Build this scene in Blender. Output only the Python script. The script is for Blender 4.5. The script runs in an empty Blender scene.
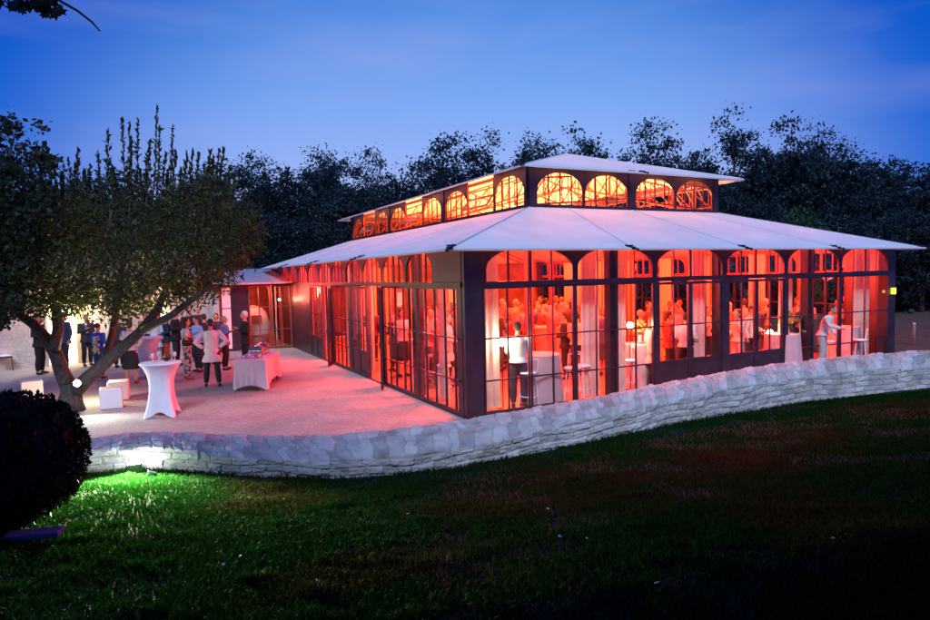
import bpy, math, random
import numpy as np
from mathutils import Vector, Matrix
random.seed(7); R = math.radians
sc = bpy.context.scene
COL = sc.collection
# ------------------------------------------------------------------ camera (metres; building corner is the origin)
F, CX, CY, CZ, YAW, PIT, ROL = 650.118, -5.52, -10.957, 2.749, R(26.706), R(3.133), R(-1.26)
fw = Vector((math.sin(YAW)*math.cos(PIT), math.cos(YAW)*math.cos(PIT), -math.sin(PIT)))
rt0 = Vector((math.cos(YAW), -math.sin(YAW), 0)); up0 = rt0.cross(fw)
rt = rt0*math.cos(ROL)+up0*math.sin(ROL); up = -rt0*math.sin(ROL)+up0*math.cos(ROL)
CAM = Vector((CX, CY, CZ))
def ray(x, y): return fw+rt*((x-465)/F)-up*((y-310)/F)
def gp(x, y, z=0.0):
    d = ray(x, y); return CAM+d*((z-CZ)/d.z)
def dp(x, y, dep): return CAM+ray(x, y)*dep
cd = bpy.data.cameras.new('camera'); cam = bpy.data.objects.new('camera', cd); COL.objects.link(cam)
cam.matrix_world = Matrix(((rt.x, up.x, -fw.x, CX), (rt.y, up.y, -fw.y, CY), (rt.z, up.z, -fw.z, CZ), (0, 0, 0, 1)))
cd.sensor_width = 36; cd.lens = F/930*36; cd.clip_start = .05; cd.clip_end = 3000
sc.camera = cam
# ------------------------------------------------------------------ materials
def mat(name, col, rough=.7, metal=0., var=0., scale=6., bump=0., bscale=40., col2=None, emit=None, es=0., trans=0., spec=None, detail=4):
    m = bpy.data.materials.new(name); m.use_nodes = True; nt = m.node_tree; N = nt.nodes; L = nt.links
    b = N['Principled BSDF']; b.inputs['Base Color'].default_value = (*col, 1)
    b.inputs['Roughness'].default_value = rough; b.inputs['Metallic'].default_value = metal
    if spec is not None: b.inputs['Specular IOR Level'].default_value = spec
    tc = N.new('ShaderNodeTexCoord')
    if var or col2:
        n = N.new('ShaderNodeTexNoise'); n.inputs['Scale'].default_value = scale; n.inputs['Detail'].default_value = detail
        L.new(tc.outputs['Object'], n.inputs['Vector'])
        r = N.new('ShaderNodeValToRGB'); r.color_ramp.elements[0].position = .3; r.color_ramp.elements[1].position = .7
        c2 = col2 if col2 else tuple(c*(1-var) for c in col)
        c1 = col if col2 else tuple(min(1, c*(1+var)) for c in col)
        r.color_ramp.elements[0].color = (*c2, 1); r.color_ramp.elements[1].color = (*c1, 1)
        L.new(n.outputs['Fac'], r.inputs['Fac']); L.new(r.outputs['Color'], b.inputs['Base Color'])
    if bump:
        n = N.new('ShaderNodeTexNoise'); n.inputs['Scale'].default_value = bscale; n.inputs['Detail'].default_value = 5
        L.new(tc.outputs['Object'], n.inputs['Vector'])
        bp = N.new('ShaderNodeBump'); bp.inputs['Strength'].default_value = bump; bp.inputs['Distance'].default_value = .03
        L.new(n.outputs['Fac'], bp.inputs['Height']); L.new(bp.outputs['Normal'], b.inputs['Normal'])
    if emit: b.inputs['Emission Color'].default_value = (*emit, 1); b.inputs['Emission Strength'].default_value = es
    if trans:
        t = N.new('ShaderNodeBsdfTranslucent'); mx = N.new('ShaderNodeMixShader'); mx.inputs[0].default_value = trans
        if b.inputs['Base Color'].is_linked: L.new(b.inputs['Base Color'].links[0].from_socket, t.inputs['Color'])
        else: t.inputs['Color'].default_value = (*col, 1)
        out = N['Material Output']; L.new(b.outputs[0], mx.inputs[1]); L.new(t.outputs[0], mx.inputs[2]); L.new(mx.outputs[0], out.inputs['Surface'])
    return m
def glass_mat():
    m = bpy.data.materials.new('window_glass'); m.use_nodes = True; nt = m.node_tree; N = nt.nodes; L = nt.links
    N.remove(N['Principled BSDF'])
    t = N.new('ShaderNodeBsdfTransparent'); t.inputs['Color'].default_value = (.94, .95, .95, 1)
    g = N.new('ShaderNodeBsdfGlossy'); g.inputs['Roughness'].default_value = .03; g.inputs['Color'].default_value = (1, 1, 1, 1)
    ge = N.new('ShaderNodeNewGeometry'); dt = N.new('ShaderNodeVectorMath'); dt.operation = 'DOT_PRODUCT'; L.new(ge.outputs['Normal'], dt.inputs[0]); L.new(ge.outputs['Incoming'], dt.inputs[1])
    def mt(op, a, b=None):
        n = N.new('ShaderNodeMath'); n.operation = op; L.new(a, n.inputs[0])
        if b is not None: n.inputs[1].default_value = b
        return n.outputs[0]
    ab = mt('ABSOLUTE', dt.outputs['Value']); om = N.new('ShaderNodeMath'); om.operation = 'SUBTRACT'; om.inputs[0].default_value = 1; L.new(ab, om.inputs[1])
    f = mt('ADD', mt('MULTIPLY', mt('POWER', om.outputs[0], 5.), .42), .012)
    mx = N.new('ShaderNodeMixShader'); L.new(f, mx.inputs[0]); L.new(t.outputs[0], mx.inputs[1]); L.new(g.outputs[0], mx.inputs[2])
    L.new(mx.outputs[0], N['Material Output'].inputs['Surface']); return m
M = {}
M['steel'] = mat('dark_painted_steel', (.050, .028, .045), .38, .35, var=.25, scale=3, bump=.05, bscale=60)
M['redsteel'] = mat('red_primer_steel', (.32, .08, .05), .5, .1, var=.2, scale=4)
M['roof'] = mat('white_roof_membrane', (.86, .85, .84), .45, 0, var=.07, scale=.9, bump=.45, bscale=1.1, trans=.10)
M['seam'] = mat('membrane_seam', (.62, .62, .64), .5)
M['glass'] = glass_mat()
M['curtain'] = mat('cream_curtain_fabric', (.80, .72, .58), .9, 0, var=.06, scale=9, bump=.1, bscale=200, trans=.25)
M['floor'] = mat('hall_floor_boards', (.42, .26, .16), .22, 0, var=.3, scale=2.5)
M['cloth'] = mat('white_tablecloth', (.80, .79, .82), .85, 0, var=.04, scale=5, bump=.15, bscale=14)
M['hallcloth'] = mat('pinklit_white_tablecloth', (.70, .42, .42), .85, 0, var=.06, scale=5, bump=.15, bscale=14)  # white cloth; the pink of the hall lights is put into its colour
M['cube'] = mat('white_plastic_cube', (.82, .81, .84), .4, 0, var=.03, scale=8)
M['chrome'] = mat('polished_steel', (.6, .62, .65), .16, 1., var=.1, scale=20)
M['darkmetal'] = mat('black_metal', (.02, .02, .024), .4, .5)
M['blackcloth'] = mat('black_cloth', (.010, .010, .013), .9, 0, var=.3, scale=30)
M['stoneplain'] = mat('pale_render', (.56, .52, .50), .95, 0, var=.16, scale=1.6, bump=.5, bscale=9, detail=8)
M['tile'] = mat('clay_roof_tiles', (.20, .12, .09), .85, 0, var=.35, scale=8, bump=.6, bscale=25)
M['zinc'] = mat('zinc_sheet', (.55, .54, .56), .4, .5, var=.2, scale=3)
M['bark'] = mat('grey_brown_bark', (.075, .06, .05), .9, 0, var=.45, scale=14, bump=1., bscale=35)
M['bark_dark'] = mat('dark_bark', (.045, .038, .032), .95, 0, var=.4, scale=6)
def leafmat(n, a, b, t=.3, sc_=3.): return mat(n, a, .6, 0, scale=sc_, col2=b, trans=t, spec=.25)
M['leaf_olive'] = leafmat('willow_leaves', (.052, .068, .018), (.014, .024, .009), .3, 5)
M['leaf_dark'] = leafmat('dark_leaves', (.018, .032, .016), (.008, .016, .010), .2, 2)
M['leaf_pine'] = leafmat('woodland_leaves', (.014, .044, .060), (.006, .020, .034), .15, .4)
M['leaf_oak'] = leafmat('oak_leaves', (.016, .042, .048), (.007, .020, .028), .15, .5)
M['leaf_green'] = leafmat('green_leaves', (.045, .11, .045), (.015, .045, .022), .2, .8)
M['leaf_bush'] = leafmat('clipped_bush_leaves', (.012, .024, .010), (.005, .011, .005), .1, 4)
M['soil'] = mat('dry_soil', (.075, .045, .03), .95, 0, var=.4, scale=5, bump=.6, bscale=14)
M['lampglass'] = mat('warm_lamp_glass', (.9, .85, .7), .4, emit=(1, .82, .55), es=14)
M['bulb'] = mat('lamp_bulb', (.9, .9, .9), .4, emit=(1, .93, .80), es=40)
M['floodlens'] = mat('floodlight_lens', (.9, .9, .9), .3, emit=(.93, 1, .97), es=60)
M['yellowlamp'] = mat('yellow_lamp_lens', (.8, .7, .1), .4, emit=(.95, .78, .06), es=1.1)
M['doorlight'] = mat('frosted_lit_glass', (.8, .75, .6), .6, emit=(1, .84, .52), es=4.0)
M['pinkpane'] = mat('frosted_red_lit_pane', (.75, .5, .5), .6, emit=(1, .20, .24), es=.75)
# ------------------------------------------------------------------ mesh builder
class MB:
    def __init__(s): s.v = []; s.f = []
    def quadgrid(s, P):  # P[i][j] points
        o = len(s.v); a = len(P); b = len(P[0])
        for r in P: s.v += [tuple(p) for p in r]
        for i in range(a-1):
            for j in range(b-1): s.f.append((o+i*b+j, o+(i+1)*b+j, o+(i+1)*b+j+1, o+i*b+j+1))
    def box(s, x0, x1, y0, y1, z0, z1, fr=None):
        o = len(s.v); pts = [(x, y, z) for x in (x0, x1) for y in (y0, y1) for z in (z0, z1)]
        if fr: pts = [fr(*p) for p in pts]
        s.v += [tuple(p) for p in pts]
        s.f += [tuple(o+i for i in q) for q in ((0, 1, 3, 2), (4, 6, 7, 5), (0, 4, 5, 1), (2, 3, 7, 6), (0, 2, 6, 4), (1, 5, 7, 3))]
    def tube(s, pts, rad, n=8, sq=(1, 1)):
        pts = [Vector(p) for p in pts]; o = len(s.v); m = len(pts)
        if not hasattr(rad, '__len__'): rad = [rad]*m
        ref = None
        for i, p in enumerate(pts):
            t = (pts[min(i+1, m-1)]-pts[max(i-1, 0)])
            t = t.normalized() if t.length > 1e-9 else Vector((0, 0, 1))
            if ref is None: ref = Vector((1, 0, 0)) if abs(t.x) < .8 else Vector((0, 1, 0))
            a = (ref-t*ref.dot(t)).normalized(); ref = a; b = t.cross(a)
            for k in range(n):
                th = 2*math.pi*k/n; s.v.append(tuple(p+a*math.cos(th)*rad[i]*sq[0]+b*math.sin(th)*rad[i]*sq[1]))
        for i in range(m-1):
            for k in range(n): s.f.append((o+i*n+k, o+i*n+(k+1) % n, o+(i+1)*n+(k+1) % n, o+(i+1)*n+k))
        s.f.append(tuple(o+k for k in range(n))[::-1]); s.f.append(tuple(o+(m-1)*n+k for k in range(n)))
    def lathe(s, prof, n=24, c=(0, 0, 0)):  # prof list of (r,z)
        o = len(s.v); m = len(prof)
        for r, z in prof:
            for k in range(n): th = 2*math.pi*k/n; s.v.append((c[0]+r*math.cos(th), c[1]+r*math.sin(th), c[2]+z))
        for i in range(m-1):
            for k in range(n): s.f.append((o+i*n+k, o+i*n+(k+1) % n, o+(i+1)*n+(k+1) % n, o+(i+1)*n+k))
        s.f.append(tuple(o+k for k in range(n))[::-1]); s.f.append(tuple(o+(m-1)*n+k for k in range(n)))
    def ell(s, c, r, rot=None, nu=12, nv=8):
        o = len(s.v); c = Vector(c)
        def P(i, k):
            ph = math.pi*i/nv; th = 2*math.pi*k/nu
            q = Vector((r[0]*math.sin(ph)*math.cos(th), r[1]*math.sin(ph)*math.sin(th), r[2]*math.cos(ph)))
            return tuple(c+(rot @ q if rot else q))
        s.v.append(P(0, 0))
        for i in range(1, nv):
            for k in range(nu): s.v.append(P(i, k))
        s.v.append(P(nv, 0)); e = len(s.v)-1
        for k in range(nu):
            s.f.append((o, o+1+k, o+1+(k+1) % nu)); s.f.append((e, e-nu+(k+1) % nu, e-nu+k))
        for i in range(nv-2):
            for k in range(nu): a = o+1+i*nu; s.f.append((a+k, a+nu+k, a+nu+(k+1) % nu, a+(k+1) % nu))
    def build(s, name, m, parent=None, off=(0, 0, 0), smooth=False, bevel=0.):
        me = bpy.data.meshes.new(name); ox, oy, oz = off
        me.from_pydata([(x-ox, y-oy, z-oz) for x, y, z in s.v], [], s.f); me.validate(); me.update()
        if m: me.materials.append(m)
        if smooth: me.polygons.foreach_set('use_smooth', [True]*len(me.polygons))
        o = bpy.data.objects.new(name, me); COL.objects.link(o)
        if bevel:
            bv = o.modifiers.new('bevel', 'BEVEL'); bv.width = bevel; bv.segments = 2; bv.limit_method = 'ANGLE'
        if parent: o.parent = parent
        return o
def tag(o, label=None, cat=None, group=None, kind=None):
    for k, v in (('label', label), ('category', cat), ('group', group), ('kind', kind)):
        if v: o[k] = v
    return o
def empty(name, loc=(0, 0, 0), label=None, cat=None, group=None, rz=0.):
    o = bpy.data.objects.new(name, None); COL.objects.link(o); o.location = loc; o.rotation_euler = (0, 0, rz); o.empty_display_size = .1
    return tag(o, label, cat, group)
def kids(o): return [c for c in COL.objects if c.parent == o]
CH = {}
def copy_tree(o, parent=None, children=None):
    c = o.copy(); COL.objects.link(c)
    if parent: c.parent = parent
    for ch in list(o.children): copy_tree(ch, c)
    return c
def lamp(name, kind, loc, power, color, size=.1, parent=None, aim=None, spot=None, label=None, cat=None):
    ld = bpy.data.lights.new(name, kind); ld.energy = power; ld.color = color
    if kind in ('POINT', 'SPOT'): ld.shadow_soft_size = size
    if kind == 'AREA': ld.size = size
    if kind == 'SPOT': ld.spot_size = R(spot or 90); ld.spot_blend = .6
    o = bpy.data.objects.new(name, ld); COL.objects.link(o); o.location = loc
    if aim is not None: o.rotation_euler = (Vector(aim)-Vector(loc)).to_track_quat('-Z', 'Y').to_euler()
    return o
# ------------------------------------------------------------------ world, sun, view
w = bpy.data.worlds.new('World'); sc.world = w; w.use_nodes = True; nt = w.node_tree; N = nt.nodes; L = nt.links
SUN_EL, SUN_AZ = 4., 205.   # afterglow from behind the camera
sky = N.new('ShaderNodeTexSky'); sky.sky_type = 'NISHITA'; sky.sun_disc = False
sky.sun_elevation = R(1.5); sky.sun_rotation = R(SUN_AZ); sky.ozone_density = 4.; sky.air_density = 1.2; sky.dust_density = .4
bg = N['Background']; bg.inputs['Strength'].default_value = .15
tc = N.new('ShaderNodeTexCoord')
# dusk blue: tinted physical sky + a deepening with height and away from the afterglow
sx = N.new('ShaderNodeSeparateXYZ'); L.new(tc.outputs['Generated'], sx.inputs[0])
rmp = N.new('ShaderNodeValToRGB'); cr = rmp.color_ramp
cr.elements[0].position = 0.; cr.elements[0].color = (2.7, 3.35, 6.5, 1)
cr.elements[1].position = .62; cr.elements[1].color = (.1, .9, 4.0, 1)
for p_, c_ in ((.12, (2.35, 3.1, 6.2, 1)), (.24, (1.4, 2.65, 5.9, 1)), (.40, (.22, 1.6, 5.0, 1))):
    e = cr.elements.new(p_); e.color = c_
L.new(sx.outputs['Z'], rmp.inputs[0])
# horizontal falloff around the bright part of the horizon
dt = N.new('ShaderNodeVectorMath'); dt.operation = 'DOT_PRODUCT'
az = YAW+R(0); dt.inputs[1].default_value = (math.sin(az), math.cos(az), 0)
L.new(tc.outputs['Generated'], dt.inputs[0])
mr = N.new('ShaderNodeMapRange'); mr.inputs['From Min'].default_value = .77; mr.inputs['From Max'].default_value = .97; mr.inputs['To Min'].default_value = 0; mr.inputs['To Max'].default_value = 1
mr.interpolation_type = 'SMOOTHSTEP'; L.new(dt.outputs['Value'], mr.inputs['Value'])
mxc = N.new('ShaderNodeMix'); mxc.data_type = 'RGBA'; mxc.blend_type = 'MULTIPLY'; mxc.inputs[0].default_value = 1
dk = N.new('ShaderNodeMix'); dk.data_type = 'RGBA'; dk.inputs[6].default_value = (0., .26, .70, 1); dk.inputs[7].default_value = (1, 1, 1, 1)
L.new(mr.outputs[0], dk.inputs[0]); L.new(rmp.outputs[0], mxc.inputs[6]); L.new(dk.outputs[2], mxc.inputs[7])
# faint high wisps of cloud, slightly pink
mp = N.new('ShaderNodeMapping'); mp.inputs['Scale'].default_value = (1.2, 1.2, 5.5); mp.inputs['Rotation'].default_value = (R(14), R(-18), 0)
L.new(tc.outputs['Generated'], mp.inputs[0])
nz = N.new('ShaderNodeTexNoise'); nz.inputs['Scale'].default_value = 1.7; nz.inputs['Detail'].default_value = 5; L.new(mp.outputs[0], nz.inputs['Vector'])
cl = N.new('ShaderNodeMapRange'); cl.inputs['From Min'].default_value = .48; cl.inputs['From Max'].default_value = .8; cl.inputs['To Max'].default_value = .36; L.new(nz.outputs['Fac'], cl.inputs['Value'])
mc = N.new('ShaderNodeMix'); mc.data_type = 'RGBA'; mc.inputs[7].default_value = (2.6, 2.7, 5.3, 1)
L.new(cl.outputs[0], mc.inputs[0]); L.new(mxc.outputs[2], mc.inputs[6])
ad = N.new('ShaderNodeMix'); ad.data_type = 'RGBA'; ad.blend_type = 'ADD'; ad.inputs[0].default_value = .12
L.new(mc.outputs[2], ad.inputs[6]); L.new(sky.outputs[0], ad.inputs[7]); L.new(ad.outputs[2], bg.inputs['Color'])
sl = bpy.data.lights.new('sun', 'SUN'); sl.energy = 2.7; sl.color = (.66, .80, 1.); sl.angle = R(18)
so = bpy.data.objects.new('sun', sl); COL.objects.link(so)
sd = Vector((math.sin(R(SUN_AZ))*math.cos(R(44)), math.cos(R(SUN_AZ))*math.cos(R(44)), math.sin(R(44))))
so.rotation_euler = (-sd).to_track_quat('-Z', 'Y').to_euler(); so.location = (-20, -40, 40)
sc.view_settings.view_transform = 'Standard'; sc.view_settings.look = 'None'; sc.view_settings.exposure = 0; sc.view_settings.gamma = 1
sc.view_settings.use_curve_mapping = False
sc.cycles.use_denoising = True; sc.cycles.max_bounces = 6; sc.cycles.transparent_max_bounces = 24; sc.cycles.sample_clamp_indirect = 4
sc.cycles.caustics_reflective = False; sc.cycles.caustics_refractive = False
# ------------------------------------------------------------------ garden wall traced in plan: (px, inner top y, arris y, foot y)
TR = [(85, 441.5, 453, 472), (110, 435.5, 449.5, 471), (140, 432.5, 448, 471), (170, 432.5, 449.5, 471), (200, 434, 454, 472), (250, 436, 459, 477), (300, 437, 462, 480.5), (350, 434.5, 461, 479),
      (400, 430, 457.5, 475.5), (450, 423, 451, 469), (500, 414, 442, 461), (560, 404, 426, 449), (620, 393, 413, 435.5), (673, 381.5, 401, 423.6), (730, 370.5, 388, 414), (786, 362.5, 379, 405.5),
      (840, 357, 372, 398), (888, 353, 368.5, 392), (930, 350.5, 366, 387), (985, 347, 363, 383)]
zi = lambda x: float(np.interp(x, [20, 85, 200, 300, 450, 560, 700, 800, 930, 985], [.56, .56, .57, .60, .66, .74, .86, .94, 1.03, 1.06]))
inn = [gp(x, a, zi(x)) for x, a, b, c in TR]; arr = []; foot = []
for x, a, b, c in TR:
    best = None
    for k_ in range(29):
        z_ = zi(x)-.02-.01*k_; A = gp(x, b, z_); dm = 9
        for p, q in zip(inn, inn[1:]):
            e = (q-p).xy; t = max(0, min(1, (A-p).xy.dot(e)/e.dot(e))); dm = min(dm, ((A-p).xy-e*t).length)
        if best is None or abs(dm-.68) < best[0]: best = (abs(dm-.68), A, z_, dm)
    A = best[1]; dep = (A-CAM).dot(fw); arr.append(A); foot.append(dp(x, c, dep-.03))
    #if 0: print('WALL', x, [round(k_, 2) for k_ in inn[len(arr)-1]], round(best[2], 2), round(best[3], 2), round(foot[-1].z, 2))
for P_l in (inn, arr, foot):
    P_l.insert(0, P_l[0]+Vector((-.45, -.16 if P_l is inn else -.10, 0))); P_l.insert(0, P_l[0]+Vector((-.5, -.3 if P_l is inn else -.22, 0)))
def smooth(P, n=2):
    for _ in range(n):
        P = [P[0]]+[(P[i-1]+P[i]*2+P[i+1])/4 for i in range(1, len(P)-1)]+[P[-1]]
    return P
inn, arr, foot = smooth(inn, 1), smooth(arr, 1), smooth(foot, 1)
def resample(P, n):
    P = np.array([tuple(p) for p in P]); d = np.r_[0, np.cumsum(np.linalg.norm(np.diff(P, axis=0), axis=1))]
    t = np.linspace(0, d[-1], n)
    # catmull-like smoothing through np.interp then box filter
    Q = np.stack([np.interp(t, d, P[:, k]) for k in range(3)], 1)
    k = max(3, n//45) | 1; pad = k//2
    Qp = np.concatenate([np.repeat(Q[:1], pad, 0), Q, np.repeat(Q[-1:], pad, 0)])
    return np.stack([np.convolve(Qp[:, c], np.ones(k)/k, 'valid') for c in range(3)], 1), d[-1]
NU = 1900
I_, L1 = resample(inn, NU); A_, WL = resample(arr, NU); F_, L3 = resample(foot, NU)
# value noise
def vnoise(x, y, seed=0):
    def h(i, j): 
        n = (i.astype(np.int64)*374761393+j.astype(np.int64)*668265263+seed*982451653) & 0x7fffffff
        n = ((n ^ (n >> 13))*1274126177) & 0x7fffffff
        return ((n ^ (n >> 16)) & 0xffff)/65535.
    xi = np.floor(x); yi = np.floor(y); fx = x-xi; fy = y-yi; fx = fx*fx*(3-2*fx); fy = fy*fy*(3-2*fy)
    return (h(xi, yi)*(1-fx)+h(xi+1, yi)*fx)*(1-fy)+(h(xi, yi+1)*(1-fx)+h(xi+1, yi+1)*fx)*fy
def fbm(x, y, o=4, seed=0):
    s = 0; a = .5; 
    for k in range(o): s = s+a*vnoise(x*2**k, y*2**k, seed+k); a *= .5
    return s
U = np.linspace(0, WL, NU)
NV = 64
# profile: v 0..1 inner face, 1..2 top, 2..3 outer face
prof = np.concatenate([np.linspace(0, 1, 8), np.linspace(1, 2, 40)[1:], np.linspace(2, 3, 44)[1:]]); NV = len(prof)
# stones: rows of the outer face and crosswise coping
rngw = np.random.RandomState(3)
def joints(mean, seed):
    r = np.random.RandomState(seed); t = [-1.]
    while t[-1] < WL+2: t.append(t[-1]+mean*(.6+.8*r.rand()))
    return np.array(t)
rows = [joints(.19, 1)]+[joints(m, 10+i) for i, m in enumerate((.30, .26, .33, .28, .30))]
co = np.zeros((NU, NV, 3)); cshade = np.zeros((NU, NV)); 
for j, v in enumerate(prof):
    if v <= 1: P = I_.copy(); P[:, 2] = -.05+(I_[:, 2]+.05)*v; nrm = None
    elif v <= 2:
        q = v-1; P = I_*(1-q)+A_*q; P[:, 2] += .045*np.sin(math.pi*q)**.8
    else:
        q = v-2; low = F_.copy(); low[:, 2] -= .12; P = A_*(1-q)+low*q
    out = A_-I_; out[:, 2] = 0; out /= np.linalg.norm(out, axis=1)[:, None]
    wob = .03*fbm(U*1.7, np.full(NU, v*2.), 2, 5)
    if v <= 1: nr = -out; jj = joints(.3, 99); row = 0; dv = np.full(NU, .1); tint_row = 90
    elif v <= 2:
        nr = np.zeros((NU, 3)); nr[:, 2] = 1; nr += out*.25*(v-1); jj = rows[0]; dv = np.minimum(v-1, 2-v)*np.linalg.norm(I_-A_, axis=1)+.02
        tint_row = 0
    else:
        nr = out.copy(); nr[:, 2] = .15
        hgt_ = (v-2)*np.abs(A_[:, 2]-F_[:, 2]+.12); hh = hgt_+.02*np.sin(U*2.1)+.015*np.sin(U*5.3+1)
        rw = np.clip((hh/.095).astype(int), 0, 4); dv = np.minimum(hh-rw*.095, (rw+1)*.095-hh); tint_row = None
    if tint_row is not None:
        uu = U+.16*(fbm(U*2.2, np.full(NU, v*5.), 3, 8)-.5)+.05*(fbm(U*9, np.full(NU, v*9.), 2, 18)-.5)
        if 1 < v <= 2:
            blk_ = np.floor(U/.83+.7*fbm(U*.7, U*0, 1, 5)); cut = 1.35+.4*(((blk_*7919) % 100)/100.)+.05*np.sin(U*6); half = v > cut; uu = uu+np.where(half, .11, 0); dv = np.minimum(dv, np.abs(v-cut)*.68)
        ix = np.searchsorted(jj, uu); du = np.minimum(uu-jj[ix-1], jj[ix]-uu); sid = ix*7+tint_row
    else:
        ix = np.zeros(NU, int); du = np.zeros(NU)
        uu = U+.03*(fbm(U*5, np.full(NU, v*9.), 2, 8)-.5)
        for r_ in range(5):
            m_ = rw == r_; J = rows[1+r_]; k = np.searchsorted(J, uu[m_]); ix[m_] = k*7+r_*1013; du[m_] = np.minimum(uu[m_]-J[k-1], J[k]-uu[m_])
        sid = ix
    ed = np.minimum(du, dv); bumpv = np.clip(ed/.017, 0, 1)**.5
    rnd = ((sid*2654435761) % 1000)/1000.
    disp = bumpv*(.012+(.034 if v > 2 else .020)*rnd)+.040*(fbm(U*14, np.full(NU, v*14.), 4, 3)-.5)+.03*(fbm(U*3.3, np.full(NU, v*3.), 2, 4)-.5)+wob*0
    co[:, j] = P+nr*disp[:, None]
    sh = .50+.24*(rnd-.5)+.36*(fbm(U*6, np.full(NU, v*6.), 3, 21)-.5); sh = sh*(.64+.36*bumpv)
    cshade[:, j] = sh
def gridmesh(name, co, m, col=None, parent=None, off=None):
    a, b = co.shape[:2]; me = bpy.data.meshes.new(name)
    idx = np.arange(a*b).reshape(a, b); q = np.stack([idx[:-1, :-1], idx[1:, :-1], idx[1:, 1:], idx[:-1, 1:]], -1).reshape(-1, 4)
    V = co.reshape(-1, 3)
    if off is not None: V = V-np.array(off)
    me.vertices.add(len(V)); me.vertices.foreach_set('co', V.ravel()); me.loops.add(len(q)*4); me.loops.foreach_set('vertex_index', q.ravel())
    me.polygons.add(len(q)); me.polygons.foreach_set('loop_start', np.arange(len(q))*4); me.polygons.foreach_set('use_smooth', np.ones(len(q), bool)); me.update(calc_edges=True)
    if col is not None:
        at = me.color_attributes.new('tone', 'FLOAT_COLOR', 'POINT'); at.data.foreach_set('color', col.reshape(-1, 4).astype(np.float32).ravel())
    me.materials.append(m); o = bpy.data.objects.new(name, me); COL.objects.link(o)
    if parent: o.parent = parent
    return o
def attrmat(name, rough, bump=.4, bscale=60):
    m = mat(name, (.5, .5, .5), rough, bump=bump, bscale=bscale); nt = m.node_tree
    a = nt.nodes.new('ShaderNodeAttribute'); a.attribute_name = 'tone'; nt.links.new(a.outputs['Color'], nt.nodes['Principled BSDF'].inputs['Base Color']); return m
warm = fbm(np.repeat(U[:, None], NV, 1)*2.2, np.repeat(prof[None], NU, 0)*3, 3, 77)
wm = np.clip((warm-.56)*7, 0, 1)
g_ = np.clip(cshade, .1, .8)
rgba = np.stack([g_*1.06, g_*(1.0-.16*wm), g_*(.95-.30*wm), np.ones_like(g_)], -1)
WALL = gridmesh('garden_wall', co[::-1] if False else co, attrmat('limestone_rubble', .92, .6, 45), rgba)
tag(WALL, 'long low curved wall of pale rubble stone between the lawn and the terrace', 'stone wall')
# ------------------------------------------------------------------ lawn (terraced up to the camera), terrace gravel, far ground
xs = np.linspace(-19, 24, 300); ys = np.linspace(-18, 9, 220)
footxy = F_[:, :2]; fz = F_[:, 2]; outn = (A_-I_)[:, :2]; outn /= np.linalg.norm(outn, axis=1)[:, None]
# extend wall line both ways for the distance field
ext0 = footxy[0]+np.array([-1., -.05])*np.linspace(14, .1, 60)[:, None]
ext1 = footxy[-1]+(footxy[-1]-footxy[-40])/np.linalg.norm(footxy[-1]-footxy[-40])*np.linspace(.1, 25, 90)[:, None]
fl = np.concatenate([ext0, footxy[::10], ext1]); fzl = np.concatenate([np.full(60, fz[0]), fz[::10], np.full(90, fz[-1])]); onl = np.concatenate([np.repeat(np.array([[0., -1.]]), 60, 0), outn[::10], np.repeat(outn[-1:], 90, 0)])
def lawn_z(X, Y):
    X = np.asarray(X, float); Y = np.asarray(Y, float); sh = X.shape; p = np.stack([X.ravel(), Y.ravel()], 1); Z = np.zeros(len(p))
    for s_ in range(0, len(p), 20000):
        q = p[s_:s_+20000]; d = q[:, None]-fl[None]; dd = (d**2).sum(2); k = dd.argmin(1); w_ = 1/(dd+.05)**2
        dist = np.sqrt(dd[np.arange(len(q)), k]); sg = (d[np.arange(len(q)), k]*onl[k]).sum(1)
        base = (w_*fzl[None]).sum(1)/w_.sum(1); dist = np.where(sg < 0, -dist, dist)
        up_ = 1.15-base; r = np.clip(dist/5.2, 0, 1); z = base+up_*(r*(1-.25*(1-r)) )
        z = np.where(dist < -.12, -.35, z)
        Z[s_:s_+20000] = z+np.where(dist > 0, .05*(fbm(q[:, 0]*1.1+50, q[:, 1]*1.1+50, 3, 6)-.5)*np.clip(dist, 0, 1), 0)
    return Z.reshape(sh)
GX, GY = np.meshgrid(xs, ys, indexing='ij'); GZ = lawn_z(GX, GY)
lawnmat = mat('lawn_soil_and_thatch', (.006, .014, .004), .95, 0, var=0, col2=(.004, .008, .003), scale=3, bump=.8, bscale=50)
o = gridmesh('lawn', np.stack([GX, GY, GZ], -1), lawnmat); tag(o, kind='structure')
# grass blades
NB = 210000; rg = np.random.RandomState(11)
dep = 2.2+9.5*rg.rand(NB*3)**.9; px = -20+990*rg.rand(NB*3)
hd = np.array([rt0.x, rt0.y]); fd = np.array([math.sin(YAW), math.cos(YAW)])
lat = (px-465)/F*dep
BX = CX+fd[0]*dep+hd[0]*lat; BY = CY+fd[1]*dep+hd[1]*lat
d0 = BX[:, None]-fl[None, ::2, 0]; d1 = BY[:, None]-fl[None, ::2, 1]; dd = d0**2+d1**2; k = dd.argmin(1); sg = (d0[np.arange(len(k)), k]*onl[::2][k, 0]+d1[np.arange(len(k)), k]*onl[::2][k, 1])
del d0, d1, dd
dens = fbm(BX*1.6, BY*1.6, 3, 31)
ok = (sg > .01) & (rg.rand(len(sg)) < np.clip((dens-.22)*2.6, .25, 1)); BX, BY, sg, dens = BX[ok][:NB], BY[ok][:NB], sg[ok][:NB], dens[ok][:NB]; NBk = len(BX)
BZ = lawn_z(BX, BY)
tuft = np.clip((fbm(BX*4, BY*4, 2, 41)-.45)*4, 0, 1)
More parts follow.
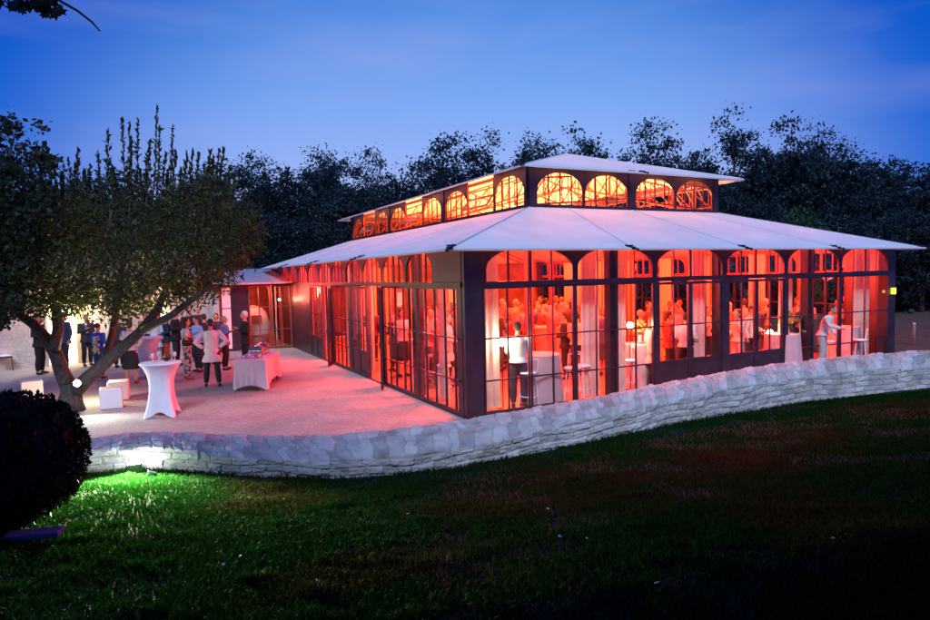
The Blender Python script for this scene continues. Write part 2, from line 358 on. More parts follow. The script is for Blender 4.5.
hh = (.022+.030*rg.rand(NBk))*(1+.9*tuft)+.03*np.clip(1-sg/.25, 0, 1)*rg.rand(NBk); ww = .0035+.003*rg.rand(NBk); an = rg.rand(NBk)*6.283; lean = hh*(.25+.8*rg.rand(NBk)); la = rg.rand(NBk)*6.283
ca, sa = np.cos(an)*ww, np.sin(an)*ww; lx, ly = np.cos(la)*lean, np.sin(la)*lean
V = np.empty((NBk, 5, 3)); V[:, 0] = np.stack([BX-ca, BY-sa, BZ-.005], 1); V[:, 1] = np.stack([BX+ca, BY+sa, BZ-.005], 1)
V[:, 2] = np.stack([BX+ca*.8+lx*.35, BY+sa*.8+ly*.35, BZ+hh*.6], 1); V[:, 3] = np.stack([BX-ca*.8+lx*.35, BY-sa*.8+ly*.35, BZ+hh*.6], 1); V[:, 4] = np.stack([BX+lx, BY+ly, BZ+hh], 1)
b5 = np.arange(NBk)*5; lv = np.stack([b5, b5+1, b5+2, b5+3, b5+3, b5+2, b5+4], 1).ravel()
me = bpy.data.meshes.new('grass'); me.vertices.add(NBk*5); me.vertices.foreach_set('co', V.ravel()); me.loops.add(NBk*7); me.loops.foreach_set('vertex_index', lv)
me.polygons.add(NBk*2); ls = np.stack([np.arange(NBk)*7, np.arange(NBk)*7+4], 1).ravel(); me.polygons.foreach_set('loop_start', ls); me.update(calc_edges=True)
dry = np.clip((fbm(BX*.7+9, BY*.7+3, 3, 61)-.52)*5, 0, 1)*.5
bp_ = gp(715, 480, .5); dry = np.maximum(dry, np.clip(1.35-np.hypot((BX-bp_.x)*.75, (BY-bp_.y)*1.3)/1.1, 0, 1)*np.clip((dens-.25)*4, .2, 1))
dry = np.where(rg.rand(NBk) < .03, .35, dry); jit = .7+.6*rg.rand(NBk)
col = np.stack([(.0055+.060*dry)*jit, (.040-.018*dry)*jit, (.004+.004*dry)*jit, np.ones(NBk)], 1)
at = me.color_attributes.new('tone', 'FLOAT_COLOR', 'POINT'); at.data.foreach_set('color', np.repeat(col, 5, 0).astype(np.float32).ravel())
gm = attrmat('grass_blades', .8, 0); gm.node_tree.nodes['Principled BSDF'].inputs['Specular IOR Level'].default_value = .08; ntg = gm.node_tree
tr = ntg.nodes.new('ShaderNodeBsdfTranslucent'); mx = ntg.nodes.new('ShaderNodeMixShader'); mx.inputs[0].default_value = .3
ntg.links.new([n for n in ntg.nodes if n.type == 'ATTRIBUTE'][0].outputs['Color'], tr.inputs['Color']); ntg.links.new(ntg.nodes['Principled BSDF'].outputs[0], mx.inputs[1]); ntg.links.new(tr.outputs[0], mx.inputs[2]); ntg.links.new(mx.outputs[0], ntg.nodes['Material Output'].inputs['Surface'])
me.materials.append(gm); o = bpy.data.objects.new('grass', me); COL.objects.link(o)
tag(o, 'short green lawn grass with dry brown patches in front of the stone wall', 'grass', kind='stuff')
# terrace gravel
gm = mat('terrace_gravel', (.50, .44, .40), .95, 0, col2=(.37, .33, .30), scale=1.1, bump=.7, bscale=55, detail=10)
ntg = gm.node_tree; v = ntg.nodes.new('ShaderNodeTexVoronoi'); v.inputs['Scale'].default_value = 26; tcn = [n for n in ntg.nodes if n.type == 'TEX_COORD'][0]
ntg.links.new(tcn.outputs['Object'], v.inputs['Vector'])
rr = ntg.nodes.new('ShaderNodeMapRange'); rr.inputs['To Min'].default_value = .72; rr.inputs['To Max'].default_value = 1.15; ntg.links.new(v.outputs['Color'], rr.inputs['Value'])
mm = ntg.nodes.new('ShaderNodeMix'); mm.data_type = 'RGBA'; mm.blend_type = 'MULTIPLY'; mm.inputs[0].default_value = 1
bsdf = ntg.nodes['Principled BSDF']; src = bsdf.inputs['Base Color'].links[0].from_socket; ntg.links.new(src, mm.inputs[6]); ntg.links.new(rr.outputs[0], mm.inputs[7]); ntg.links.new(mm.outputs[2], bsdf.inputs['Base Color'])
n = 90; tx = np.linspace(-16, 14.2, n*2); ty = np.linspace(-9, 19, n*2); TX, TY = np.meshgrid(tx, ty, indexing='ij'); TZ = .02*(fbm(TX*.8+20, TY*.8+20, 3, 13)-.5)
TZ = np.where((TX > -.6) , -.012, TZ-.004)
# keep only the patio side of the wall
d0 = TX.ravel()[:, None]-fl[None, ::3, 0]; d1 = TY.ravel()[:, None]-fl[None, ::3, 1]; dd = d0**2+d1**2; k = dd.argmin(1); sg = (d0[np.arange(len(k)), k]*onl[::3][k, 0]+d1[np.arange(len(k)), k]*onl[::3][k, 1]).reshape(TX.shape)
TZ = np.where(sg > -.15, TZ-.6, TZ)
o = gridmesh('terrace', np.stack([TX, TY, TZ], -1), gm); tag(o, kind='structure')
g = MB(); g.box(-400, 400, -300, 500, -.9, -.75); tag(g.build('ground', mat('woodland_floor', (.022, .026, .016), .95, var=.4, scale=.5)), kind='structure')
# slope of rough soil beyond the hall
xs = np.linspace(12, 60, 70); ys = np.linspace(-14, 34, 70); SX, SY = np.meshgrid(xs, ys, indexing='ij')
SZ = .45*np.clip((SX-16)/5, 0, 1)+.3*(fbm(SX*.7, SY*.7, 3, 4)-.5)-.14
SZ = np.where(SX < 14.2, -.03, SZ); d0 = SX.ravel()[:, None]-fl[None, ::3, 0]; d1 = SY.ravel()[:, None]-fl[None, ::3, 1]; dd = d0**2+d1**2; k = dd.argmin(1); sg = (d0[np.arange(len(k)), k]*onl[::3][k, 0]+d1[np.arange(len(k)), k]*onl[::3][k, 1]).reshape(SX.shape)
SZ = np.where(sg > -.8, -.65, SZ)
tag(gridmesh('dirt_bank', np.stack([SX, SY, SZ], -1), M['soil']), kind='structure')
g = MB(); g.quadgrid([[(x, y, -.2+.05*math.sin(x*.7+y)) for y in np.linspace(-10, 60, 60)] for x in np.linspace(-60, -15.5, 40)]); tag(g.build('meadow', mat('rough_meadow', (.03, .04, .018), .95, var=.4, scale=1), smooth=True), kind='structure')
g = MB(); g.quadgrid([[(x, y, -.2+.05*math.sin(x*.7+y)) for y in np.linspace(18.5, 90, 60)] for x in np.linspace(-16, 60, 60)]); tag(g.build('woodland_ground', mat('leaf_litter', (.03, .028, .016), .95, var=.4, scale=1), smooth=True), kind='structure')
# ------------------------------------------------------------------ glass pavilion
LX, LY, ZT = 13.6, 18.0, 2.5
C0, C1X, C1Y = 4.07, 11.14, 20.2
ZE, ZB, ZR, ZP, OV = 3.21, 4.545, 5.60, 6.74, .57
ARX = [.38+2.153*i for i in range(7)]
ARY = [1.4+1.6*i for i in range(11)]
pav = empty('glass_pavilion', (0, 0, 0), 'large steel and glass event hall glowing red inside, white fabric roof in two tiers', 'hall')
def frame(O, U, Nn):   # local (s, n, z) -> world; n outward
    O, U, Nn = Vector(O), Vector(U), Vector(Nn)
    return lambda s_, n_, z_: O+U*s_+Nn*n_+Vector((0, 0, z_))
def arch_sheet(mb, fr, x0, x1, a0, a1, zb, zs, b, zt, n0=-.03, n1=.03, N_=18):
    # steel sheet from x0..x1, zb..zt with an elliptical arched opening a0..a1 springing at zs with rise b
    xm = (a0+a1)/2; aw = (a1-a0)/2
    P = [(a0, zb), (a0, zs)]+[(xm-aw*math.cos(math.pi*i/N_), zs+b*math.sin(math.pi*i/N_)) for i in range(1, N_)]+[(a1, zs), (a1, zb)]
    Q = [(x0, zb), (x0, zs)]+[(x0+(x1-x0)*i/N_, zt) for i in range(1, N_)]+[(x1, zs), (x1, zb)]
    Q[2] = (x0, zt); Q[N_] = (x1, zt)
    o = len(mb.v)
    for nn in (n1, n0):
        for p in P: mb.v.append(tuple(fr(p[0], nn, p[1])))
        for p in Q: mb.v.append(tuple(fr(p[0], nn, p[1])))
    m = len(P); h = 2*m
    for i in range(m-1):
        mb.f.append((o+i, o+i+1, o+m+i+1, o+m+i)); mb.f.append((o+h+i, o+h+m+i, o+h+m+i+1, o+h+i+1)); mb.f.append((o+i, o+h+i, o+h+i+1, o+i+1))
        mb.f.append((o+m+i, o+m+i+1, o+h+m+i+1, o+h+m+i))
def pane_mb(fr, x0, x1, z0, z1, n=0.):
    m = MB(); m.box(x0, x1, n-.003, n+.003, z0, z1, fr); return m
def arch_pane(fr, a0, a1, zb, zs, b, n=0.):
    m = MB(); xm = (a0+a1)/2; aw = (a1-a0)/2; K = 14
    P = [(a0, zb), (a0, zs)]+[(xm-aw*math.cos(math.pi*i/K), zs+b*math.sin(math.pi*i/K)) for i in range(1, K)]+[(a1, zs), (a1, zb)]
    for nn in (n-.003, n+.003): m.v += [tuple(fr(p[0], nn, p[1])) for p in P]
    k = len(P); m.f = [tuple(range(k)), tuple(range(2*k-1, k-1, -1))]+[(i, i+k, (i+1) % k+k, (i+1) % k) for i in range(k)]
    return m
def arched_window(fr, x0, x1, zt=3.30, zs=2.85, b=.41, mull=3, zb=2.6, g=.07, mat_=None, open_=True, md=.014):
    mb = MB(); arch_sheet(mb, fr, x0, x1, x0+g, x1-g, zb, zs, b, zt)
    aw = (x1-x0)/2-g; xm = (x0+x1)/2
    o = mb.build('arched_window', mat_ or M['steel'], pav)
    for k in range(1, mull+1):
        mm = MB()
        x = x0+g+(x1-x0-2*g)*k/(mull+1); zz = zs+b*math.sqrt(max(0, 1-((x-xm)/aw)**2)); wd = md*(2.4 if k*2 == mull+1 and mull == 3 and zb < 3 else 1)
        mm.box(x-wd, x+wd, -.02, .02, zb, zz, fr); mm.build('glazing_bar', mat_ or M['steel'], o)
    arch_pane(fr, x0+g, x1-g, zb, zs, b).build('pane', M['glass'], o)
    return o
def glazing(fr, x0, x1, z0, z1, verts, hors, name='window', n=0., thick=.022, outer=.035, par=None):
    mb = MB()
    mb.box(x0, x0+outer, n-.03, n+.03, z0, z1, fr); mb.box(x1-outer, x1, n-.03, n+.03, z0, z1, fr)
    mb.box(x0+outer, x1-outer, n-.03, n+.03, z0, z0+.06, fr); mb.box(x0+outer, x1-outer, n-.03, n+.03, z1-.04, z1, fr)
    for v in verts: mb.box(v-thick/2, v+thick/2, n-.021, n+.021, z0+.06, z1-.04, fr)
    for h in hors: mb.box(x0+outer, x1-outer, n-.018, n+.018, h-.014, h+.014, fr)
    o = mb.build(name, M['steel'], par or pav)
    pane_mb(fr, x0+outer, x1-outer, z0+.06, z1-.04, n).build('pane', M['glass'], o)
    return o
def door(fr, x0, x1, zp=.72, n=0., handle_right=True, verts=1, hors=(1.5,)):
    mb = MB(); e = .06
    mb.box(x0, x0+e, n-.03, n+.03, .03, 2.48, fr); mb.box(x1-e, x1, n-.03, n+.03, .03, 2.48, fr)
    mb.box(x0+e, x1-e, n-.03, n+.03, 2.42, 2.48, fr); mb.box(x0+e, x1-e, n-.03, n+.03, .03, .12, fr); mb.box(x0+e, x1-e, n-.028, n+.028, zp-.06, zp, fr)
    for k in range(verts): x = x0+(x1-x0)*(k+1)/(verts+1); mb.box(x-.011, x+.011, n-.02, n+.02, zp, 2.42, fr)
    for h in hors: mb.box(x0+e, x1-e, n-.018, n+.018, h-.014, h+.014, fr)
    o = mb.build('door', M['steel'], pav)
    p = MB(); p.box(x0+e, x1-e, n-.014, n+.014, .12, zp-.06, fr); p.build('door_panel', M['steel'], o)
    pane_mb(fr, x0+e, x1-e, zp, 2.42, n).build('pane', M['glass'], o)
    hx = (x1-.05) if handle_right else (x0+.05); d_ = -1 if handle_right else 1
    h = MB(); h.box(hx-.018, hx+.018, n+.03, n+.045, 1.0, 1.16, fr); h.tube([fr(hx, n+.04, 1.1), fr(hx, n+.09, 1.1), fr(hx+.11*d_, n+.09, 1.1)], .011, 6)
    h.build('handle', M['darkmetal'], o)
    return o
FF = frame((0, 0, 0), (1, 0, 0), (0, -1, 0))        # front (right in the photo)
FL = frame((0, 0, 0), (0, 1, 0), (-1, 0, 0))        # side along the terrace
FR_ = frame((LX, 0, 0), (0, 1, 0), (1, 0, 0))       # far right side
BKX = [3.4, 10.2]; YB = 21.6
FB = frame((BKX[0], YB, 0), (1, 0, 0), (0, 1, 0))
# posts
def post(x0, x1, y0, y1, z1=3.295, m=None):
    p = MB(); p.box(x0, x1, y0, y1, 0, z1); return p.build('corner_post' if z1 > 0 and (x1-x0) > .25 else 'post', m or M['steel'], pav, bevel=.006)
post(-.02, .36, -.02, .10); post(-.018, .10, .102, .36, 3.294); post(13.3, 13.62, -.02, .28); post(-.02, .2, 17.8, 18.1); post(13.4, 13.62, 17.8, 18.1)
for x in (3.61, 6.84, 10.07): p = MB(); p.box(x-.11, x+.11, .06, .26, 0, 3.30); p.build('wall_post', M['steel'], pav)
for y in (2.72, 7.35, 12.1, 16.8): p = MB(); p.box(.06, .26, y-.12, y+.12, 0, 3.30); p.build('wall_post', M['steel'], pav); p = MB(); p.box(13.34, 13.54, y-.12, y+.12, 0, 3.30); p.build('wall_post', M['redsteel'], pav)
# transoms
def boxpart(name, fr, *a, m=None, par=None): b = MB(); b.box(*a, fr); return b.build(name, m or M['steel'], par or pav, bevel=.004)
boxpart('transom', FF, .36, 13.3, -.06, .05, 2.5, 2.6); boxpart('transom', FL, .10, 17.8, -.06, .05, 2.5, 2.6)
boxpart('transom', FR_, .28, 17.8, -.06, .05, 2.5, 2.6, m=M['redsteel'])
boxpart('sill', FF, .36, 13.3, -.06, .04, -.02, .03); boxpart('sill', FL, .10, 17.8, -.06, .04, -.02, .03)
# arches
for i in range(6): arched_window(FF, ARX[i], ARX[i+1])
for i in range(10):
    arched_window(FL, ARY[i], ARY[i+1], b=.42, zs=2.84, g=.06)
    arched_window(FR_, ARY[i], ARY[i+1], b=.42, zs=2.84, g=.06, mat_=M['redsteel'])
boxpart('fascia_panel', FL, .10, 1.4, -.03, .03, 2.6, 3.30); boxpart('fascia_panel', FR_, .28, 1.4, -.03, .03, 2.6, 3.30); boxpart('fascia_panel', FL, 17.4, 17.8, -.03, .03, 2.6, 3.30)
# lower glazing, front
glazing(FF, .37, 2.50, .03, 2.5, [.92, 1.40, 1.46, 1.98], [.68, 1.5])
glazing(FF, 2.54, 4.66, .03, 2.5, [3.08, 3.60, 4.15], [.68, 1.5])
boxpart('mullion', FF, 2.50, 2.54, -.05, .04, .03, 2.5); boxpart('mullion', FF, 4.66, 4.76, -.05, .045, .03, 2.5); boxpart('mullion', FF, 6.74, 6.94, -.05, .045, .03, 2.5); boxpart('mullion', FF, 8.93, 9.05, -.05, .045, .03, 2.5)
door(FF, 4.765, 5.745); door(FF, 5.755, 6.735, handle_right=False)
door(FF, 6.945, 7.93); door(FF, 7.94, 8.925, handle_right=False)
glazing(FF, 9.055, 11.13, .03, 2.5, [9.58, 10.07, 10.6], [.68, 1.5])
boxpart('mullion', FF, 11.13, 11.17, -.05, .04, .03, 2.5)
glazing(FF, 11.17, 13.29, .03, 2.5, [11.7, 12.23, 12.76], [.68, 1.5])
# lower glazing, terrace side
glazing(FL, .11, 2.36, .03, 2.5, [.48, .92, 1.42, 1.9], [.68, 1.5], thick=.03)
glazing(FL, 2.37, 4.55, .03, 2.5, [2.85, 3.2, 3.75, 4.15], [.68, 1.5], thick=.03)
boxpart('mullion', FL, 4.551, 4.63, -.05, .04, .03, 2.5)
door(FL, 5.92, 6.60); door(FL, 6.62, 7.30, handle_right=False)
boxpart('mullion', FL, 5.83, 5.915, -.05, .04, .03, 2.5); boxpart('mullion', FL, 7.305, 7.55, -.05, .04, .03, 2.5)
glazing(FL, 7.555, 9.28, .03, 2.5, [7.98, 8.42, 8.86], [.68, 1.5], thick=.03)
boxpart('mullion', FL, 9.285, 9.36, -.05, .04, .03, 2.5)
door(FL, 10.68, 11.44); door(FL, 11.46, 12.22, handle_right=False)
boxpart('mullion', FL, 10.6, 10.675, -.05, .04, .03, 2.5); boxpart('mullion', FL, 12.225, 12.4, -.05, .04, .03, 2.5)
# leaves standing open, swung back towards the corner
def open_leaf(y, ang, wd=.82):
    a = R(ang); U_ = Vector((-math.sin(a), -math.cos(a), 0)); N_ = Vector((-math.cos(a), math.sin(a), 0))
    door(frame((-.07, y, 0), U_, N_), 0, wd)
open_leaf(4.62, 20); open_leaf(9.32, 24, .75)
boxpart('wall_panel', FL, 12.41, 17.79, -.03, .03, .03, 2.5)
# far side walls
for i in range(8):
    a, b_ = 1.4+2.05*i, 1.4+2.05*(i+1)
    glazing(FR_, a+.01, b_-.01, .03, 2.5, [a+.68, a+1.37], [.7, 1.6], thick=.03)
boxpart('wall_panel', FR_, .28, 1.40, -.03, .03, .03, 2.5)
bw = MB()
for P, Q in (((0, 18.1), (3.4, YB)), ((3.4, YB), (10.2, YB)), ((10.2, YB), (13.6, 18.1))):
    e = Vector((Q[0]-P[0], Q[1]-P[1], 0)); l = e.length; e /= l; fr = frame((*P, 0), e, (-e.y, e.x, 0)); bw.box(0, l, -.05, .05, 0, 3.30, fr)
bw.build('back_wall', mat('back_wall_plaster', (.16, .05, .04), .9, var=.35, scale=2, bump=.2, bscale=8), pav)
fl_ = MB(); fl_.box(.0, 13.6, .0, 18.1, -.3, .012); fl_.box(3.4, 10.2, 18.1, YB, -.3, .011); ofl = fl_.build('hall_floor', M['floor'], pav)
ntf = M['floor'].node_tree; br = ntf.nodes.new('ShaderNodeTexBrick'); br.inputs['Scale'].default_value = 1; br.inputs['Brick Width'].default_value = 1.4; br.inputs['Row Height'].default_value = .16; br.inputs['Mortar Size'].default_value = .006
br.inputs['Color1'].default_value = (.46, .28, .17, 1); br.inputs['Color2'].default_value = (.30, .18, .11, 1); br.inputs['Mortar'].default_value = (.05, .03, .02, 1)
ntf.links.new([n for n in ntf.nodes if n.type == 'TEX_COORD'][0].outputs['Object'], br.inputs['Vector']); ntf.links.new(br.outputs['Color'], ntf.nodes['Principled BSDF'].inputs['Base Color'])
# lower roof: fabric skin with a little sag between the ribs
EV = [(-OV, -OV), (LX+OV-.1, -OV), (LX+OV-.1, 18.7), (10.6, 22.2), (3.0, 22.2), (-OV, 18.7)]
def sheet(parts, name, m, th=.02, par=None):
    mb = MB()
    for A, B, Cc, D, na, nb, sag in parts:   # A-B eave, D-C ridge
        A, B, Cc, D = map(Vector, (A, B, Cc, D)); P = []
        for i in range(na+1):
            u = i/na; row = []
            for j in range(nb+1):
                v = j/nb; p = A.lerp(B, u).lerp(D.lerp(Cc, u), v); p.z -= sag*abs(math.sin(math.pi*u))*math.sin(math.pi*min(1, .15+v*.85))
                row.append(p)
            P.append(row)
        mb.quadgrid(P); mb.quadgrid([[p+Vector((0, 0, -th)) for p in r] for r in P][::-1])
    return mb.build(name, m, par or pav, smooth=True)
e = ZE; brx = [-OV, 3.59, 6.91, 10.21, LX+OV-.1]; cx_ = [C0, C0+.02, 7.6, C1X-.02, C1X]
rib_pairs = [((brx[0], -OV), (C0, C0)), ((brx[1], -OV), (5.3, C0)), ((brx[2], -OV), (7.6, C0)), ((brx[3], -OV), (9.9, C0)), ((brx[4], -OV), (C1X, C0))]
rx_pairs = [((-OV, -OV), (C0, C0)), ((-OV, 4.9), (C0, 6.2)), ((-OV, 9.5), (C0, 9.65)), ((-OV, 14.1), (C0, 15.0)), ((-OV, 18.7), (C0, C1Y))]
rr_pairs = [((EV[1][0], -OV), (C1X, C0)), ((EV[1][0], 4.9), (C1X, 6.2)), ((EV[1][0], 9.5), (C1X, 9.65)), ((EV[1][0], 14.1), (C1X, 15.0)), ((EV[1][0], 18.7), (C1X, C1Y))]
parts = []
for prs in (rib_pairs, rx_pairs, rr_pairs, [((-OV, 18.7), (C0, C1Y)), ((3.0, 22.2), (C0+.01, C1Y))], [((3.0, 22.2), (C0, C1Y)), ((10.6, 22.2), (C1X, C1Y))], [((10.6, 22.2), (C1X, C1Y)), ((EV[2][0], 18.7), (C1X-.01, C1Y))]):
    for (a, ai), (b, bi) in zip(prs, prs[1:]): parts.append(((*a, ZE), (*b, ZE), (*bi, ZB), (*ai, ZB), 14, 12, .028))
roof = sheet(parts, 'roof', M['roof'])
for prs in (rib_pairs, rx_pairs, rr_pairs):
    for a, ai in prs: seams = MB(); seams.tube([(a[0], a[1], ZE+.004), (ai[0], ai[1], ZB+.004)], .022, 6, (1, .5)); seams.build('roof_seam', M['seam'], roof)
ec = MB()
for a, b in zip(EV, EV[1:]+EV[:1]): ec.tube([(*a, ZE-.015), (*b, ZE-.015)], .028, 8)
ec.build('roof_edge', M['seam'], roof)
def bracket(x, y, dx, dy, z=ZE):
    b = MB(); b.tube([(x-dx*.22, y-dy*.22, z+.075), (x+dx*.14, y+dy*.14, z-.03)], .02, 8); b.box(x-.05, x+.05, y-.035, y+.035, z-.02, z+.035); b.ell((x+dx*.14, y+dy*.14, z-.03), (.035, .035, .035))
    b.tube([(x-dx*.1-.09*dy, y-dy*.1+.09*dx, z+.06), (x-dx*.1+.09*dy, y-dy*.1-.09*dx, z+.06)], .018, 6)
    b.build('roof_bracket', M['darkmetal'], pav)
bracket(-OV, -OV, -.7, -.7)
for x in brx[1:4]: bracket(x, -OV, 0, -1)
bracket(brx[4], -OV, .7, -.7)
for y in (4.9, 9.5, 14.1): bracket(-OV, y, -1, 0)
# clerestory
CF = frame((C0, C0, 0), (1, 0, 0), (0, -1, 0)); CL = frame((C0, C0, 0), (0, 1, 0), (-1, 0, 0)); CR = frame((C1X, C0, 0), (0, 1, 0), (1, 0, 0)); CB = frame((C0, C1Y, 0), (1, 0, 0), (0, 1, 0))
WX = C1X-C0; ys_c = [0, 5.5, 10.85, 16.13]
zb_, zt_ = 4.50, 5.70
for fr, n_ in ((CF, 1), (CB, 1)):
    for x0, x1 in ((0, .2), (WX/2-.12, WX/2+.12), (WX-.2, WX)): boxpart('clerestory_post', fr, x0, x1, -.08, .06, zb_, zt_)
    for a, b in ((.2, 1.805), (1.811, WX/2-.12), (WX/2+.12, 5.26), (5.266, WX-.2)): arched_window(fr, a, b, zt=zt_-.02, zs=4.98, b=.52, zb=4.62, g=.035, md=.012)
    boxpart('clerestory_sill', fr, .2, WX-.2, -.06, .05, 4.50, 4.617)
def sash(fr, a, b, zh, ang):
    # centre-hung sash tilted open: bottom pushed out
    A_ = R(ang); c, s_ = math.cos(A_), math.sin(A_)
    def g(x, n, z): return fr(x, n*c-(z-zh)*s_, zh+(z-zh)*c+n*s_)
    mb = MB(); z0, z1 = zh-.42, zh+.02
    mb.box(a, a+.05, -.02, .02, z0, z1, g); mb.box(b-.05, b, -.02, .02, z0, z1, g); mb.box(a+.05, b-.05, -.02, .02, z0, z0+.05, g); mb.box(a+.05, b-.05, -.02, .02, z1-.05, z1, g)
    o = mb.build('opening_sash', M['redsteel'], pav); m = MB(); m.box(a+.05, b-.05, -.003, .003, z0+.05, z1-.05, g); m.build('pane', M['glass'], o)
for fr in (CL, CR):
    for y in ys_c: boxpart('clerestory_post', fr, y-(.0 if y == 0 else .12)+(.081 if y == 0 else 0), y+(.2 if y == 0 else .12), -.08, .06, zb_, zt_)
    for y0, y1 in zip(ys_c, ys_c[1:]):
        y0 += .2 if y0 == 0 else .12; y1 -= .12; l = (y1-y0)/3
        boxpart('clerestory_sill', fr, y0, y1, -.06, .05, 4.50, 4.617)
        arched_window(fr, y0, y0+l, zt=zt_-.02, zs=4.98, b=.52, zb=4.62, g=.035, md=.012); arched_window(fr, y1-l, y1, zt=zt_-.02, zs=4.98, b=.52, zb=4.62, g=.035, md=.012)
        h = MB(); h.box(y0+l+.004, y0+l+.04, -.03, .03, 4.62, 5.6, fr); h.box(y1-l-.04, y1-l-.004, -.03, .03, 4.62, 5.6, fr); h.box(y0+l+.04, y1-l-.04, -.03, .03, 5.5, 5.6, fr)
        h.build('window_frame', M['redsteel'], pav)
        sash(fr, y0+l+.06, y1-l-.06, 5.1, 38)
# upper roof
oe = .57; zu = 5.55; RY0, RY1 = 7.34, 17.0; XM = (C0+C1X)/2
a, b, c, d = (C0-oe, C0-oe), (C1X+oe, C0-oe), (C1X+oe, C1Y+oe), (C0-oe, C1Y+oe)
UP = []
for P, Q, n in ((a, b, 2), ): UP.append(((*a, zu), (*b, zu), (XM, RY0, ZP), (XM-.001, RY0, ZP), 24, 12, .04))
UP.append(((*b, zu), (*c, zu), (XM, RY1, ZP), (XM, RY0, ZP), 24, 12, .04)); UP.append(((*c, zu), (*d, zu), (XM, RY1, ZP), (XM+.001, RY1, ZP), 20, 12, .03)); UP.append(((*d, zu), (*a, zu), (XM, RY0, ZP), (XM, RY1, ZP), 24, 12, .04))
ur = sheet(UP, 'upper_roof', M['roof'])
sm = MB()
for P, Q in ((a, (XM, RY0)), (b, (XM, RY0)), (c, (XM, RY1)), (d, (XM, RY1))): sm.tube([(*P, zu+.005), (*Q, ZP+.01)], .022, 6)
sm.tube([(XM, RY0, ZP+.01), (XM, RY1, ZP+.01)], .025, 6)
for y in (9.57, 14.9): sm.tube([(C0-oe, y, zu), (XM, y, ZP)], .018, 6)
sm.build('roof_seam', M['seam'], ur)
em = MB()
for P, Q in ((a, b), (b, c), (c, d), (d, a)): em.tube([(*P, zu-.015), (*Q, zu-.015)], .026, 8)
em.build('roof_edge', M['seam'], ur)
bracket(*a, -.7, -.7, zu); bracket(*b, .7, -.7, zu); bracket(XM, C0-oe, 0, -1, zu); bracket(*d, -.7, .7, zu)
for y in (9.57, 14.9): bracket(C0-oe, y, -1, 0, zu)
# interior columns and trusses
for x, y in [(C0+.02, C0+.02), (XM, C0+.02), (C1X-.02, C0+.02)]+[(xx, C0+yy) for xx in (C0+.02, C1X-.02) for yy in ys_c[1:]]:
    p = MB(); 
    for q in (-.09, .09): p.tube([(x+q, y+.12, 0), (x+q, y+.12, 4.5)], .045, 10)
    p.box(x-.16, x+.16, y-.02, y+.26, 0, .04); p.build('column', M['redsteel'], pav)
def truss(P, Q, zb0, zb1, zt0, zt1, nseg, r=.03):
    P, Q = Vector((*P, 0)), Vector((*Q, 0)); t = MB(); pb = []; pt = []
    for i in range(nseg+1):
        u = i/nseg; w_ = 1-abs(2*u-1); c = P.lerp(Q, u); pb.append(c+Vector((0, 0, zb0+(zb1-zb0)*w_))); pt.append(c+Vector((0, 0, zt0+(zt1-zt0)*w_)))
    t.tube(pb, r, 6); t.tube(pt, r, 6)
    for i in range(nseg+1):
        t.tube([pb[i], pt[i]], r*.6, 5)
        if i < nseg: t.tube([pb[i], pt[i+1]] if i < nseg/2 else [pt[i], pb[i+1]], r*.6, 5)
    t.build('roof_truss', M['redsteel'], pav)
for y in ys_c:
    en = y == 0 or y > 16; yy = C0+y+(.25 if y == 0 else -.25 if y > 16 else 0)
    truss((C0+.1, yy), (C1X-.1, yy), 4.62, 4.9 if en else 5.75, 5.35, 5.62 if en else 6.45, 12)
truss((C0+.1, 5.0), (C1X-.1, 9.4), 4.7, 5.6, 5.3, 6.35, 12); truss((C1X-.1, 5.0), (C0+.1, 9.4), 4.68, 5.62, 5.32, 6.33, 12)
for i in range(3):
    y0, y1 = C0+ys_c[i], C0+ys_c[i+1]
    truss((C1X-.25, y0), (C1X-.25, y1), 4.7, 4.8, 5.3, 5.35, 6, .022)
rb = MB()
for prs in (rib_pairs, rx_pairs, rr_pairs):
    for a_, ai in prs:
        P = Vector((*a_, ZE)).lerp(Vector((*ai, ZB)), .16); Q = Vector((*ai, ZB))
        r1 = MB(); r1.tube([P-Vector((0, 0, .13)), Q-Vector((0, 0, .13))], .045, 6); r1.tube([P.lerp(Q, .1)-Vector((0, 0, .35)), P.lerp(Q, .6)-Vector((0, 0, .33)), Q-Vector((0, 0, .6))], .028, 6)
        for k in range(7):
            u = .1+k*.13; r1.tube([P.lerp(Q, u)-Vector((0, 0, .11)), P.lerp(Q, u+.06)-Vector((0, 0, .36))], .016, 5)
        r1.build('rafter', M['redsteel'], pav)
rg_ = MB()
for y_ in (C0, C1Y): rg_.box(C0-.05, C1X+.05, y_-.045, y_+.045, 4.32, 4.5)
for x_ in (C0, C1X): rg_.box(x_-.045, x_+.045, C0+.05, C1Y-.05, 4.32, 4.499)
rg_.build('ring_beam', M['redsteel'], pav)
# yellow lamp on the right-hand post
l = MB(); l.box(13.38, 13.52, -.10, -.022, 1.93, 2.11); tag(l.build('wall_lamp', M['yellowlamp'], bevel=.01), 'small yellow wall lamp on the right end post of the hall', 'lamp')
lamp('wall_lamp_light', 'POINT', (13.45, -.2, 2.0), .8, (1, .8, .1), .04)
